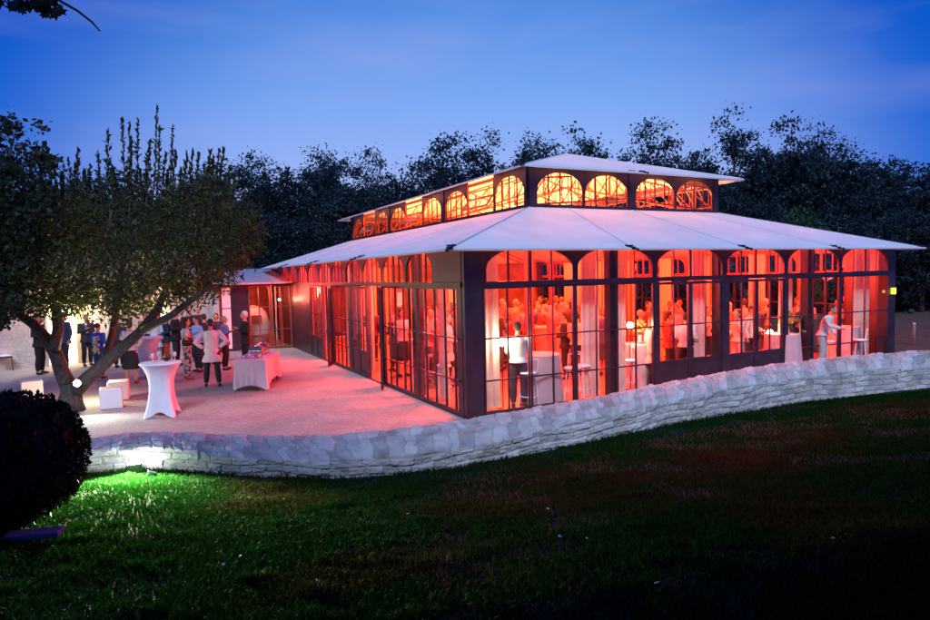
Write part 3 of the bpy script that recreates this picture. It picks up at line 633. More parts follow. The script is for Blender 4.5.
# curtains
def curtain(loc, wd, rz, h=3.15, tie=False, ph=0., label='', group=None, amp=.035):
    n = int(wd*46)+6; P = []
    for sgn in (1,):
        for i in range(n):
            u = i/(n-1); row = []
            for j in range(15):
                v = j/14; z = .03+h*v; k = 1
                if tie: k = .55+.45*abs(v-.42)**.7/.6
                x = (u-.5)*wd*min(1, k)+ (.25*wd*(1-min(1, k)) if tie else 0)
                y = amp*math.sin(u*wd*42+ph+.5*math.sin(v*3+ph))*(.75+.25*v)+.012*math.sin(u*90+ph)
                row.append((x, y, z))
            P.append(row)
    mb = MB(); mb.quadgrid(P); mb.quadgrid([[(x, y+.006, z) for x, y, z in r] for r in P][::-1])
    o = mb.build('curtain', M['curtain'], smooth=True); o.location = loc; o.rotation_euler = (0, 0, rz)
    tag(o, label, 'curtain', group); return o
# ------------------------------------------------------------------ annex and outbuilding
anx = empty('glass_annex', (-1.4, 15.3, 0), 'low glazed porch with a pale sheet roof joining the hall to the stone building', 'porch')
AO = (-1.4, 15.3, 0)
def bx(name, m, par, off, *a, fr=None, bevel=0.): b = MB(); b.box(*a, fr); return b.build(name, m, par, off, bevel=bevel)
AF = frame((-2.72, 15.3, 0), (1, 0, 0), (0, -1, 0))
def aglaz(x0, x1, verts, hors, m=M['glass'], st=M['redsteel']):
    mb = MB(); mb.box(x0, x0+.05, -.03, .03, .03, 2.5, AF); mb.box(x1-.05, x1, -.03, .03, .03, 2.5, AF); mb.box(x0+.05, x1-.05, -.03, .03, .03, .10, AF); mb.box(x0+.05, x1-.05, -.03, .03, 2.44, 2.5, AF)
    for v in verts: mb.box(v-.02, v+.02, -.025, .025, .1, 2.44, AF)
    for h in hors: mb.box(x0+.05, x1-.05, -.02, .02, h-.015, h+.015, AF)
    o = mb.build('window', st, anx, AO); p = MB(); p.box(x0+.05, x1-.05, -.004, .004, .1, 2.44, AF); p.build('pane', m, o, AO)
aglaz(0., .42, [], [.75, 1.65], M['pinkpane'], M['steel'])
bx('wall_panel', M['steel'], anx, AO, .42, 1.02, -.03, .03, .03, 2.5, fr=AF)
aglaz(1.025, 1.86, [1.42], [.75, 1.65]); aglaz(1.90, 2.66, [2.28], [.75, 1.65])
bx('lintel', M['steel'], anx, AO, 0, 2.66, -.05, .05, 2.5, 2.60, fr=AF)
zr = MB()
for i in range(9):
    x0 = -3.15+i*.345; zr.quadgrid([[(x0+q, 14.95+v*5.2, 2.60+v*.62+(.012 if k in (0, 3) else 0)) for v in (0, .5, 1)] for k, q in enumerate((0, .02, .325, .345))])
zr.quadgrid([[(x, 14.95+v*5.2, 2.57+v*.62) for v in (0, 1)] for x in (-.04, -3.15)]); zr.box(-3.15, -.04, 14.93, 14.95, 2.55, 2.62)
zr.build('roof', M['zinc'], anx, AO)
bx('floor', M['floor'], anx, AO, -2.7, -.06, 15.36, 19.6, -.1, .02)
bx('back_wall', mat('annex_back_wall', (.10, .045, .03), .8, var=.4, scale=3), anx, AO, -2.9, -.06, 19.6, 19.8, 0, 2.9)
bx('side_wall', M['stoneplain'], anx, AO, -2.95, -2.76, 15.36, 19.6, 0, 2.55)
# rounded oven inside the annex
ov = MB(); ov.lathe([(.02, 0), (.66, 0), (.68, .5), (.66, .95), (.55, 1.35), (.34, 1.58), (.02, 1.66)], 22, (-1.33, 16.75, .02)); ovo = ov.build('bread_oven', M['stoneplain'], smooth=True)
tag(ovo, 'pale rounded plaster oven standing behind the glass of the porch', 'oven')
for q in ((-1.5, -1.1, 1.0, 1.3), (-1.6, -.9, .45, .5)): m = MB(); m.box(q[0], q[1], 16.03, 16.09, q[2], q[3]); m.build('oven_mouth', M['redsteel'], ovo)
for k, x in enumerate((-.62, -.42, -.24)): 
    m = MB(); P = [(x+.03*math.sin(a), 16.4+.03*math.cos(a)) for a in (0, 2, 4)]; m.tube([(x, 16.6, .02), (x, 16.6, 2.5)], .035, 8); c = m.build('pipe', M['curtain' if k == 1 else 'redsteel']); tag(c, ['dark red vertical pipe behind the porch glass, nearest the oven', 'cream vertical pole behind the porch glass', 'dark red vertical pipe behind the porch glass, nearest the hall'][k], 'pipe')
m = MB(); m.box(-.85, -.6, 16.0, 16.25, .02, .55); tag(m.build('red_box', mat('red_plastic', (.6, .03, .02), .4), bevel=.01), 'small red box on the floor behind the porch glass', 'box')
for k, (x, y, z, s_) in enumerate(((-1.98, 15.75, 2.28, .05), (-.42, 15.8, 1.9, .045))):
    m = MB(); m.ell((x, y, z), (s_, s_, s_), nu=10, nv=6); o = m.build('light_bulb', M['bulb']); tag(o, ['lit bulb hanging under the left of the porch roof', 'lit bulb near the right side of the porch'][k], 'lamp')
    lamp('bulb_light', 'POINT', (x, y-.12, z), 8, (1, .62, .38), .06)
lamp('porch_light', 'POINT', (-1.3, 15.9, 2.3), 150, (1, .12, .09), .2)
lamp('porch_light', 'POINT', (-1.6, 18.3, 2.0), 220, (1, .10, .05), .2)
# stone outbuilding
W0, W1 = Vector((-16., 12.7, 0)), Vector((-2.78, 15.8, 0)); we = (W1-W0).normalized(); WF = frame(W0, we, (we.y, -we.x, 0)); wl = (W1-W0).length
def on_wall(px):
    d = ray(px, 340); a = CAM; # solve a+t d on line
    n_ = Vector((we.y, -we.x, 0)); t = (W0-a).dot(n_)/d.dot(n_); return (a+d*t-W0).dot(we)
out = empty('stone_outbuilding', tuple(W0), 'pale stone building with a lit doorway behind the old tree and the guests', 'building'); WO = tuple(W0)
s0, s1 = on_wall(46), on_wall(90); w0, w1 = on_wall(158), on_wall(172)
wallm = gmw = mat('outbuilding_stone', (.52, .47, .44), .95, 0, var=.15, scale=2.2, bump=1.0, bscale=7, detail=9)
ntw = wallm.node_tree; vv = ntw.nodes.new('ShaderNodeTexVoronoi'); vv.feature = 'DISTANCE_TO_EDGE'; vv.inputs['Scale'].default_value = 4.2
mpw = ntw.nodes.new('ShaderNodeMapping'); mpw.inputs['Scale'].default_value = (1, 1, 2.3); ntw.links.new([n for n in ntw.nodes if n.type == 'TEX_COORD'][0].outputs['Object'], mpw.inputs[0]); ntw.links.new(mpw.outputs[0], vv.inputs['Vector'])
mrw = ntw.nodes.new('ShaderNodeMapRange'); mrw.inputs['From Max'].default_value = .05; mrw.inputs['To Min'].default_value = .75; ntw.links.new(vv.outputs['Distance'], mrw.inputs['Value'])
mw = ntw.nodes.new('ShaderNodeMix'); mw.data_type = 'RGBA'; mw.blend_type = 'MULTIPLY'; mw.inputs[0].default_value = 1; bw_ = ntw.nodes['Principled BSDF']; sw = bw_.inputs['Base Color'].links[0].from_socket
ntw.links.new(sw, mw.inputs[6]); ntw.links.new(mrw.outputs[0], mw.inputs[7]); ntw.links.new(mw.outputs[2], bw_.inputs['Base Color'])
mb = MB(); H_ = 2.72
for a_, b_, z0, z1 in ((0, s0, -.1, H_), (s0, s1, 2.2, H_), (s1, w0, -.1, H_), (w0, w1, -.1, 1.35), (w0, w1, 2.1, H_), (w1, wl, -.1, H_)): mb.box(a_, b_, -.4, 0, z0, z1, WF)
mb.build('wall', wallm, out, WO)
mb = MB(); mb.quadgrid([[WF(s_, n_, z_) for n_, z_ in ((.25, 2.68), (-2.2, 3.35), (-5, 4.1))] for s_ in (-.3, wl+.0)]); mb.quadgrid([[WF(s_, n_, z_-.1) for n_, z_ in ((.25, 2.68), (-5, 4.1))] for s_ in (wl, -.3)]); mb.build('roof', M['tile'], out, WO)
mb = MB(); mb.box(0, wl, -.5, -.41, -.1, 2.6, WF); mb.build('inner_wall', M['tile'], out, WO)
sm_ = s0+.72*(s1-s0)
def wb(name, m, *a, par=None): b = MB(); b.box(*a, WF); return b.build(name, m, par or out, WO)
dr = wb('doorway_glow', M['doorlight'], s0+.06, sm_, -.30, -.27, 0, 2.14); 
df = MB(); df.box(s0, s0+.06, -.2, .03, 0, 2.2, WF); df.box(s1-.06, s1, -.2, .03, 0, 2.2, WF); df.box(s0+.06, s1-.06, -.2, .03, 2.14, 2.2, WF); df.build('door_frame', mat('painted_wood', (.45, .38, .26), .6, var=.1), out, WO)
dl = MB(); dl.box(sm_, s1-.06, -.16, -.11, .02, 2.14, WF); dlo = dl.build('door', mat('tan_door_boards', (.50, .40, .24), .6, var=.2, scale=5), out, WO)
wb('door_rail', mat('tan_rail', (.4, .31, .18), .6), sm_+.05, s1-.12, -.109, -.09, 1.05, 1.15, par=dlo)
wdw = wb('window', M['doorlight'], w0+.05, w1-.05, -.25, -.22, 1.4, 2.05)
for z_ in (1.35, 2.05): wb('window_frame', M['tile'], w0, w1, -.15, .02, z_, z_+.05)
p_ = WF(sm_, .5, 1.9); lamp('doorway_light', 'POINT', p_, 170, (1, .72, .40), .15); lamp('window_light', 'POINT', WF((w0+w1)/2, .3, 2.3), 14, (1, .72, .4), .12); 
# bistro table and chair by the wall, far left
tb = gp(20, 366); t = empty('garden_table', tuple(tb), 'small dark round garden table against the pale wall at far left', 'table')
m = MB(); m.lathe([(.01, .70), (.32, .70), (.33, .715), (.32, .73), (.01, .73)], 20); m.build('tabletop', M['darkmetal'], t)
for k in range(3): a_ = k*2.1; m = MB(); m.tube([(0, 0, .7), (.08*math.cos(a_), .08*math.sin(a_), .35), (.26*math.cos(a_), .26*math.sin(a_), 0)], .014, 6); m.build('leg', M['darkmetal'], t)
pt = MB(); pt.lathe([(.05, 0), (.07, .06), (.02, .09)], 12); po = pt.build('plant_pot', M['darkmetal'], smooth=True); po.location = (tb.x, tb.y, .731); tag(po, 'small dark pot on the round garden table at far left', 'pot')
cb = gp(4, 371); t = empty('garden_chair', tuple(cb), 'dark metal garden chair with a pale cushion at the far left edge', 'chair', rz=.4)
m = MB(); m.box(-.2, .2, -.2, .2, .43, .46); m.build('seat', M['darkmetal'], t); m = MB(); m.box(-.19, .19, -.18, .19, .461, .50); m.build('cushion', M['cloth'], t, bevel=.015)
m = MB(); m.tube([(-.19, .2, .45), (-.2, .25, .9), (0, .26, .95), (.2, .25, .9), (.19, .2, .45)], .014, 6)
for x in (-.1, 0, .1): m.tube([(x, .2, .46), (x, .25, .93)], .009, 5)
m.build('backrest', M['darkmetal'], t)
for x in (-.18, .18):
    for y in (-.18, .18): m = MB(); m.tube([(x, y, .43), (x*1.1, y*1.15, 0)], .013, 6); m.build('leg', M['darkmetal'], t)
# ------------------------------------------------------------------ terrace furniture
def stretch_table(pos, label, top=.40, H=1.10, rz=0., grp=None):
    t = empty('cocktail_table', pos, label, 'table', grp, rz)
    # stretched cover: round at the top, pulled to four feet
    P = []; n = 48
    for k in range(n+1):
        th = 2*math.pi*k/n; row = []
        for j in range(22):
            v = j/21; z = H-.03-v*(H-.03)
            rr_ = .23+.17*math.exp(-v*7.5)*1.0+.0; foot_ = abs(math.cos(2*th))**3.0
            rr_ = (.40 if v == 0 else .20+.19*math.exp(-v*5))+(.015+.19*foot_)*v**2.2*1.0
            z += (1-foot_)*.11*max(0, v-.75)/.25
            row.append((rr_*math.cos(th), rr_*math.sin(th), z))
        P.append(row)
    m = MB(); m.quadgrid(P); cv = m.build('stretch_cover', M['cloth'], t, smooth=True)
    m = MB(); m.lathe([(.01, H-.035), (.395, H-.035), (.402, H-.02), (.395, H-.002), (.01, H)], 40); m.build('tabletop', M['cloth'], t)
    return t
ct = gp(163, 415.5); stretch_table(tuple(ct), 'tall cocktail table under a white stretch cover, alone in front on the gravel', rz=.5)
c2 = gp(149, 377); stretch_table(tuple(c2), 'tall cocktail table under a white stretch cover, behind, beside the guest in a pale top', rz=.2, H=1.15)
M['bowl'] = mat('dark_bowl', (.03, .015, .015), .3); M['drink'] = mat('drinking_glass', (.7, .72, .75), .08, .2)
bo = MB(); bo.lathe([(.03, 0), (.035, .01), (.10, .06), (.095, .065), (.03, .015)], 20); b_ = bo.build('snack_bowl', M['bowl'], smooth=True); b_.location = (ct.x+.12, ct.y+.12, 1.102); tag(b_, 'small dark bowl on the front cocktail table', 'bowl')
def glass_obj(loc, label, grp=None, sc_=1.):
    g = empty('wine_glass', loc, label, 'glass', grp); m = MB(); m.lathe([(.032, 0), (.032, .004), (.005, .008), (.005, .08), (.004, .085)], 12); m.build('stem', M['drink'], g, smooth=True)
    m = MB(); m.lathe([(.005, .085), (.03, .10), (.036, .14), (.030, .19), (.027, .19), (.03, .14), (.004, .095)], 12); m.build('bowl', M['drink'], g, smooth=True); return g
for dx, dy, lb in ((-.14, -.05, 'empty wine glass on the left of the front cocktail table'), (.27, .02, 'wine glass on the right rim of the front cocktail table'), (-.02, .25, 'wine glass at the back of the front cocktail table')): glass_obj((ct.x+dx, ct.y+dy, 1.101), lb)
# buffet table with long cloth
BA, BB = gp(233, 391), gp(273, 377); 
A0 = gp(235, 391); A1 = gp(258, 390.5); A2 = gp(274, 377)
ux = (A1-A0).normalized(); uy = (A2-A1).normalized(); wid = 1.0; ln = (A2-A1).length+.1
bt = empty('buffet_table', tuple(A0), 'long buffet table under a draped white cloth beside the waiter', 'table')
def bl(u, v, z): return A0-(A0)+ux*u+uy*v+Vector((0, 0, z))
wid = .78; ln = 1.85
tt = MB(); o_ = [bl(u, v, .75) for u, v in ((0, 0), (wid, 0), (wid, ln), (0, ln))]
def drape():
    P = []; corners = [(0, 0), (wid, 0), (wid, ln), (0, ln), (0, 0)]; n = 26
    for (a_, b_), (c_, d_) in zip(corners, corners[1:]):
        nrm_ = (d_-b_, -(c_-a_)); nl = math.hypot(*nrm_); nrm_ = (nrm_[0]/nl, nrm_[1]/nl); lng = math.hypot(c_-a_, d_-b_)
        for i in range(n):
            u = i/n; row = []
            x, y = a_+(c_-a_)*u, b_+(d_-b_)*u; e_ = min(u, 1-u)*lng
            for j in range(10):
                v = j/9; bul = .015*math.sin(i*1.3)*v+.02*v; lift = .17*(math.sin(math.pi*min(1, max(0, u))))**.7*v if lng > 1 else .12*math.sin(math.pi*u)**.8*v
                pull = .05*math.exp(-e_*6)*v
                row.append(bl(x+nrm_[0]*(bul+pull), y+nrm_[1]*(bul+pull), .752-v*(.74-lift)))
            P.append(row)
    P.append(P[0]); return P
tt.quadgrid(drape()); tt.build('cloth_skirt', M['cloth'], bt, smooth=True)
tt = MB(); tt.v = [tuple(bl(u*(wid+.01)-.005, v*(ln+.01)-.005, z)) for z in (.72, .756) for u, v in ((0, 0), (1, 0), (1, 1), (0, 1))]; tt.f = [(0, 3, 2, 1), (4, 5, 6, 7), (0, 1, 5, 4), (1, 2, 6, 5), (2, 3, 7, 6), (3, 0, 4, 7)]; tt.build('tabletop', M['cloth'], bt)
for u, v in ((.06, .06), (wid-.06, .06), (.06, ln-.06), (wid-.06, ln-.06)): q = bl(u, v, 0); m = MB(); m.tube([(q.x, q.y, 0), (q.x, q.y, .72)], .02, 6); m.build('leg', M['darkmetal'], bt)
def chafing(u, v, label, rz=0.):
    q = A0+bl(u, v, .757); t = empty('chafing_dish', tuple(q), label, 'serving dish', 'chafing dishes on the buffet'); t.rotation_euler = (0, 0, math.atan2(uy.y, uy.x))
    m = MB(); m.box(-.26, .26, -.17, .17, .09, .17); m.build('pan', M['chrome'], t, bevel=.015)
    m = MB(); n = 12; P = [[(x, -.17*math.cos(math.pi*k/n), .172+.11*math.sin(math.pi*k/n)) for x in (-.26, .26)] for k in range(n+1)]; m.quadgrid(P); m.f += [tuple(range(0, 2*n+2, 2)), tuple(range(1, 2*n+2, 2))[::-1]]; l_ = m.build('lid', mat('blue_tinted_lid', (.12, .26, .45), .2, .6), t)
    m = MB(); m.tube([(-.05, 0, .28), (-.05, 0, .32), (.05, 0, .32), (.05, 0, .28)], .01, 6); m.build('handle', M['chrome'], l_)
    for x in (-.22, .22):
        for y in (-.14, .14): m = MB(); m.tube([(x, y, 0), (x, y, .09)], .01, 6); m.build('foot', M['chrome'], t)
    for x in (-.1, .1): m = MB(); m.lathe([(.02, 0), (.035, 0), (.035, .05), (.02, .055)], 12, (x, 0, 0)); m.build('burner', M['chrome'], t)
chafing(.40, .85, 'blue-lidded steel chafing dish nearest the waiter on the buffet'); chafing(.40, 1.50, 'steel chafing dish at the far end of the buffet')
for k in range(5):
    q = A0+bl(.15+.12*k, .35+.05*(k % 2), .757); m = MB(); m.lathe([(.03, 0), (.04, 0), (.043, .08), (.038, .08), (.035, .01)], 12); o = m.build('tumbler', M['drink'], smooth=True); o.location = q; tag(o, 'clear tumbler in the short row at the near end of the buffet', 'glass', 'tumblers on the buffet')
# white seat cubes
for k, (x, y, rz, lb) in enumerate(((111.5, 408, .15, 'white cube seat, the nearer of two touching cubes right of the tree'), (119, 399.5, .1, 'white cube seat behind the nearer cube, right of the tree'), (31, 399, .35, 'lone white cube seat left of the tree trunk, half behind the bush'))):
    g_ = gp(x, y+1); m = MB(); m.box(-.22, .22, -.22, .22, 0, .44); o = m.build('seat_cube', M['cube'], bevel=.02); o.location = (g_.x, g_.y+.2, .0); o.rotation_euler = (0, 0, -YAW*.35+rz); tag(o, lb, 'cube seat', 'white cube seats')
# dark pot / stump at the foot of the tree comes with the tree. Lawn slab
sb = gp(34, 545, .9); 
for it in range(4):
    zz = float(lawn_z([sb.x], [sb.y])[0]); sb = gp(34, 538, zz+.03)
m = MB(); m.box(-.19, .19, -.075, .075, 0, .045); o = m.build('paving_slab', mat('blue_grey_slab', (.05, .09, .16), .8, var=.15, bump=.4), bevel=.008); o.location = (sb.x, sb.y, zz+.035); o.rotation_euler = (0, 0, -YAW+.22); tag(o, 'narrow blue-grey stone slab lying in the lawn under the dark bush', 'slab')
# flood light on the lawn
fb = dp(134, 466, (arr[3]-CAM).dot(fw)-.38); fz_ = float(lawn_z([fb.x], [fb.y])[0])
t = empty('floodlight', (fb.x, fb.y, fz_), 'glaring white floodlight in the grass against the left end of the stone wall', 'lamp')
aim_ = (arr[3]-Vector((fb.x, fb.y, fz_))).normalized()
m = MB(); m.box(-.09, .09, -.05, .05, .03, .16); hs = m.build('housing', M['darkmetal'], t, bevel=.01)
m = MB(); m.box(-.075, .075, .045, .056, .05, .15); m.build('lens', M['floodlens'], hs)
m = MB(); m.box(-.075, .075, -.07, .056, .161, .172); m.build('lens', M['floodlens'], hs)
m = MB(); m.tube([(-.1, 0, 0), (-.1, 0, .1), (.1, 0, .1), (.1, 0, 0)], .008, 5); m.build('bracket', M['darkmetal'], t)
lamp('floodlight_beam', 'POINT', (fb.x+.0, fb.y-.02, fz_+.24), 10, (.82, 1, .82), .05)
lamp('floodlight_beam', 'SPOT', (fb.x-.02, fb.y-.12, fz_+.36), 2100, (.80, 1, .50), .04, aim=(fb.x-.05, fb.y-1.0, fz_-.35), spot=125)
sp = dp(150, 472, (arr[3]-CAM).dot(fw)-.55); zz = float(lawn_z([sp.x], [sp.y])[0]); m = MB(); m.box(-.05, .05, -.03, .03, 0, .06); m.box(-.035, .035, -.036, -.03, .015, .05); o = m.build('junction_box', M['chrome'], bevel=.005); o.location = (sp.x, sp.y, zz+.02); o.rotation_euler = (.2, .4, .3); tag(o, 'small metal junction box in the grass right of the floodlight', 'box')
# bollards behind the hall
for k, (x, y) in enumerate(((893, 338), (914, 337))):
    q = dp(x, y, 22); m = MB(); m.lathe([(.045, -.3), (.045, .42), (.05, .43), (.05, .47), (.02, .49)], 12); o = m.build('bollard', mat('grey_post_paint', (.35, .38, .45), .5), smooth=True); o.location = q; tag(o, ['thin grey post just right of the hall end', 'thin grey post farther right in the dark'][k], 'post', 'thin posts beyond the hall')
# ------------------------------------------------------------------ interior
RED = (1., .010, .003); ORG = (1., .085, .006); YEL = (1., .50, .14)
LM = []
def il(x, y, z, p, c, s_=.25): LM.append(lamp('hall_light', 'POINT', (x, y, z), p, c, s_))
for x, y in ((2.0, 2.2), (5.4, 2.4), (9.0, 2.2), (12.0, 2.4), (2.0, 6.5), (2.0, 11), (2.0, 15.5), (11.8, 7), (11.8, 13)): il(x, y, 2.9, 900, RED)
for x, y in ((5.6, 7.5), (9.4, 7.5), (5.6, 12.5), (9.4, 12.5), (7.6, 17)): il(x, y, 3.9, 900, ORG)
for x, y in ((4.8, 1.5), (8.2, 1.5), (11.4, 1.5), (1.8, 1.6)): il(x, y, 2.7, 130, (1, .33, .15))
for y in (2.4, 5.3, 8.4, 10.2): il(1.5, y, 2.3, 420, (1, .06, .075))
for x, y in ((6, 6), (9.3, 6), (6, 11), (9.3, 11), (6, 16.5), (9.3, 16.5)):
    lamp('roof_light', 'SPOT', (x, y, 3.6), 1500, YEL, .3, aim=(x, y, 8), spot=140)
for x, y in [(C0+.3, C0+.6), (C0+.3, 9.9), (C0+.3, 15.3), (C1X-.3, C0+.6), (C1X-.3, 9.9), (XM, C0+.6), (2.5, 17.2), (7.6, 20.8), (12.6, 17)]: lamp('uplight', 'SPOT', (x, y, .25), 500, (1, .02, .004), .08, aim=(x+.05, y-.1, 4), spot=80)
# table lamps seen as white points
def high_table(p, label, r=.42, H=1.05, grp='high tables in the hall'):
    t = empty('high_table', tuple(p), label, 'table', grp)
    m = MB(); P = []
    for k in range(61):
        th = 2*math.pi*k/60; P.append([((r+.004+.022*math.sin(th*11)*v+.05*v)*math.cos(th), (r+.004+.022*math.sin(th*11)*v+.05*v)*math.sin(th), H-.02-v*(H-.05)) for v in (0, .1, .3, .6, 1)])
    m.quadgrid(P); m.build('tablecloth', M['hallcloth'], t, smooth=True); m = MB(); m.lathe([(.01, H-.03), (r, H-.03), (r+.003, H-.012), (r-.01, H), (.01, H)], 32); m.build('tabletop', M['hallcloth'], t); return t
def stool(p, rz, label, grp='white bar stools in the hall'):
    t = empty('bar_stool', tuple(p), label, 'stool', grp, rz)
    m = MB(); m.lathe([(.01, .70), (.17, .70), (.185, .72), (.17, .745), (.01, .75)], 20); m.build('seat', M['cube'], t, smooth=True)
    for k in range(4): a_ = k*math.pi/2+.78; m = MB(); m.tube([(.13*math.cos(a_), .13*math.sin(a_), .7), (.21*math.cos(a_), .21*math.sin(a_), 0)], .013, 6); m.build('leg', M['cube'], t)
    m = MB(); n = 20; m.tube([(.18*math.cos(2*math.pi*k/n), .18*math.sin(2*math.pi*k/n), .25) for k in range(n+1)], .009, 5); m.build('foot_ring', M['cube'], t)
    m = MB()
    for x in (-.14, .14): m.tube([(x, -.12, .74), (x, -.15, 1.0)], .011, 5)
    m.tube([(-.14, -.15, 1.0), (0, -.18, 1.01), (.14, -.15, 1.0)], .012, 5); m.build('backrest', M['cube'], t); return t
HT = [(gp(541, 403), 'high round table in a pink-lit cloth behind the waiter in the corner bay'), (gp(641, 388), 'high round table with lamp behind the third window bay from the corner'), (gp(782, 374), 'high round table with lamp and bouquet behind the glazed door'), (gp(843, 363), 'high round table at the right end of the hall')]
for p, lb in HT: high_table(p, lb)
for (x, y, rz, lb) in ((529, 408, .3, 'white bar stool nearest the corner waiter'), (573, 402, 2.2, 'white bar stool left of the cream curtain pair'), (583, 399, 3.4, 'white bar stool touching the cream curtain pair'), (628, 392, 1.2, 'white bar stool beside the lamp table'), (830, 368, 2.5, 'white bar stool left of the right-end table'), (860, 366, .6, 'white bar stool right of the right-end table'), (444, 398, 1.0, 'white bar stool behind the last pane before the corner post'), (433, 384, 2.6, 'white bar stool deeper behind the terrace glazing')):
    stool(gp(x, y), rz, lb)
def table_lamp(p, label, pw=14):
    t = empty('table_lamp', tuple(p), label, 'lamp', 'table lamps in the hall'); m = MB(); m.lathe([(.05, 0), (.05, .01), (.008, .02), (.008, .2)], 12); m.build('base', M['darkmetal'], t)
    m = MB(); m.ell((0, 0, .25), (.06, .06, .07), nu=14, nv=8); m.build('bulb', M['bulb'], t, smooth=True)
    lamp('table_lamp_light', 'POINT', (p.x, p.y-.1, p.z+.25), pw, (1, .66, .36), .06)
def off_px(px, py, y0): # point on the plane y=y0 seen at px,py
    d = ray(px, py); return CAM+d*((y0-CY)/d.y)
def lamp_stand(px, py, y0, label):
    q = off_px(px, py, y0); t = empty('lamp_stand', (q.x, q.y, 0.012), label, 'lamp', 'small bright standing lamps'); m = MB(); m.lathe([(.12, 0), (.12, .015), (.012, .03), (.012, q.z-.08), (.03, q.z-.07)], 12); m.build('pole', M['darkmetal'], t)
    m = MB(); m.ell((0, 0, q.z), (.075, .075, .08), nu=14, nv=8); m.build('bulb', M['bulb'], t, smooth=True); lamp('lamp_stand_light', 'POINT', (q.x-.1, q.y-.16, q.z+.02), 40, (1, .68, .38), .07)
lamp_stand(502, 343, .42, 'bright white globe lamp behind the glass next to the corner curtain'); lamp_stand(630, 326, .55, 'bright white globe lamp beside the cream curtain right of the wall post'); lamp_stand(770, 333, .55, 'bright white globe lamp behind the glazed door with the bouquet')
# bouquet
M['flower'] = mat('yellow_flowers', (.55, .38, .08), .7, col2=(.25, .22, .05), scale=30)
def bouquet(p, r, label):
    t = empty('bouquet', tuple(p), label, 'flowers'); m = MB(); m.lathe([(.04, 0), (.06, .05), (.05, .18), (.06, .2)], 14); m.build('vase', M['drink'], t, smooth=True)
    m = MB(); rr_ = random.Random(int(p.x*100))
    for k in range(170):
        a_, b_ = rr_.uniform(0, 6.28), rr_.uniform(-.6, 1.5); q = Vector((math.cos(a_)*math.cos(b_), math.sin(a_)*math.cos(b_), math.sin(b_)))*r*rr_.uniform(.6, 1); m.ell((q.x, q.y, .2+r*.8+q.z), (.03, .03, .022), nu=6, nv=4)
    m.build('blooms', M['flower'], t)
b_ = HT[2][0]; bouquet(Vector((b_.x+.12, b_.y-.05, 1.052)), .22, 'round yellow bouquet lit by the globe lamp behind the glazed door')
b_ = HT[1][0]; bouquet(Vector((b_.x-.02, b_.y, 1.052)), .2, 'yellow bouquet on the table right of the wall post')
# bar counter
c0, c1 = gp(534, 362), gp(602, 362); bc = empty('bar_counter', tuple((c0+c1)/2), 'long bar counter with white top and orange-lit front in the middle of the hall', 'bar'); mid = (c0+c1)/2; e_ = (c1-c0).normalized(); bc.rotation_euler = (0, 0, math.atan2(e_.y, e_.x)); hl = (c1-c0).length/2
m = MB(); m.box(-hl, hl, -.3, .3, .0, 1.05); m.build('front', mat('bar_front', (.5, .38, .3), .6, var=.1), bc); m = MB(); m.box(-hl-.08, hl+.08, -.36, .36, 1.052, 1.10); m.build('countertop', M['cloth'], bc, bevel=.01)
c0, c1 = gp(428, 372), gp(462, 372)
bc = empty('buffet_counter', tuple((c0+c1)/2), 'white-clothed serving counter seen through the terrace glazing near the corner', 'counter'); m = MB(); hl = .9
e_ = (c1-c0).normalized(); bc.rotation_euler = (0, 0, math.atan2(e_.y, e_.x)); m.box(-hl, hl, -.3, .3, 0, .93); m.build('front', M['cloth'], bc); m = MB(); m.box(-hl-.04, hl+.04, -.34, .34, .932, .96); m.build('countertop', M['cloth'], bc, bevel=.008)
# curtains
cg = 'cream curtains inside the front glazing'
for x, wd, lb in ((.68, .50, 'cream curtain just inside the corner post'), (3.22, .46, 'cream curtain left of the first wall post on the front'), (3.98, .42, 'cream curtain right of the first wall post on the front'), (6.42, .5, 'cream curtain inside the left glazed door'), (7.12, .22, 'narrow cream curtain at the left edge of the right door'), (9.55, .55, 'cream curtain left of the third wall post on the front'), (10.42, .36, 'cream curtain right of the third wall post, beside the bending man'), (12.72, .75, 'wide cream curtain at the right end of the front')):
    curtain((x, .40, 0.02), wd, 0, ph=x*3, label=lb, group=cg)
for y, wd, lb in ((1.95, .4, 'pale curtain behind the terrace glazing nearest the corner'), (3.25, .42, 'curtain behind the terrace glazing right of the open door leaf'), (6.9, .5, 'pink-lit curtain behind the closed door leaves on the terrace side'), (7.95, .4, 'curtain behind the middle terrace glazing, right half'), (9.0, .45, 'curtain behind the middle terrace glazing, left half'), (11.6, .5, 'curtain behind the far door leaves on the terrace side'), (12.5, .4, 'curtain at the far end of the terrace glazing')):
    curtain((.42, y, 0.02), wd, math.pi/2, ph=y*3, label=lb, group='curtains inside the terrace glazing')
for k, (x, y) in enumerate(((8.6, 6.2), (12.9, 4.0), (12.9, 8.2), (12.9, 12.4), (5.2, 9.9), (10.2, 9.9), (1.2, 17.4), (4.4, 21.2), (6.0, 21.2), (7.8, 21.2), (9.4, 21.2), (3.2, 15.4), (7.1, 15.5), (12.9, 6.1), (12.9, 10.3), (12.9, 14.6))): curtain((x, y, .02), .7, math.pi/2 if x > 12 else 0, ph=k, label='heavy orange-lit curtain hanging deep inside the hall', group='curtains deep in the hall')
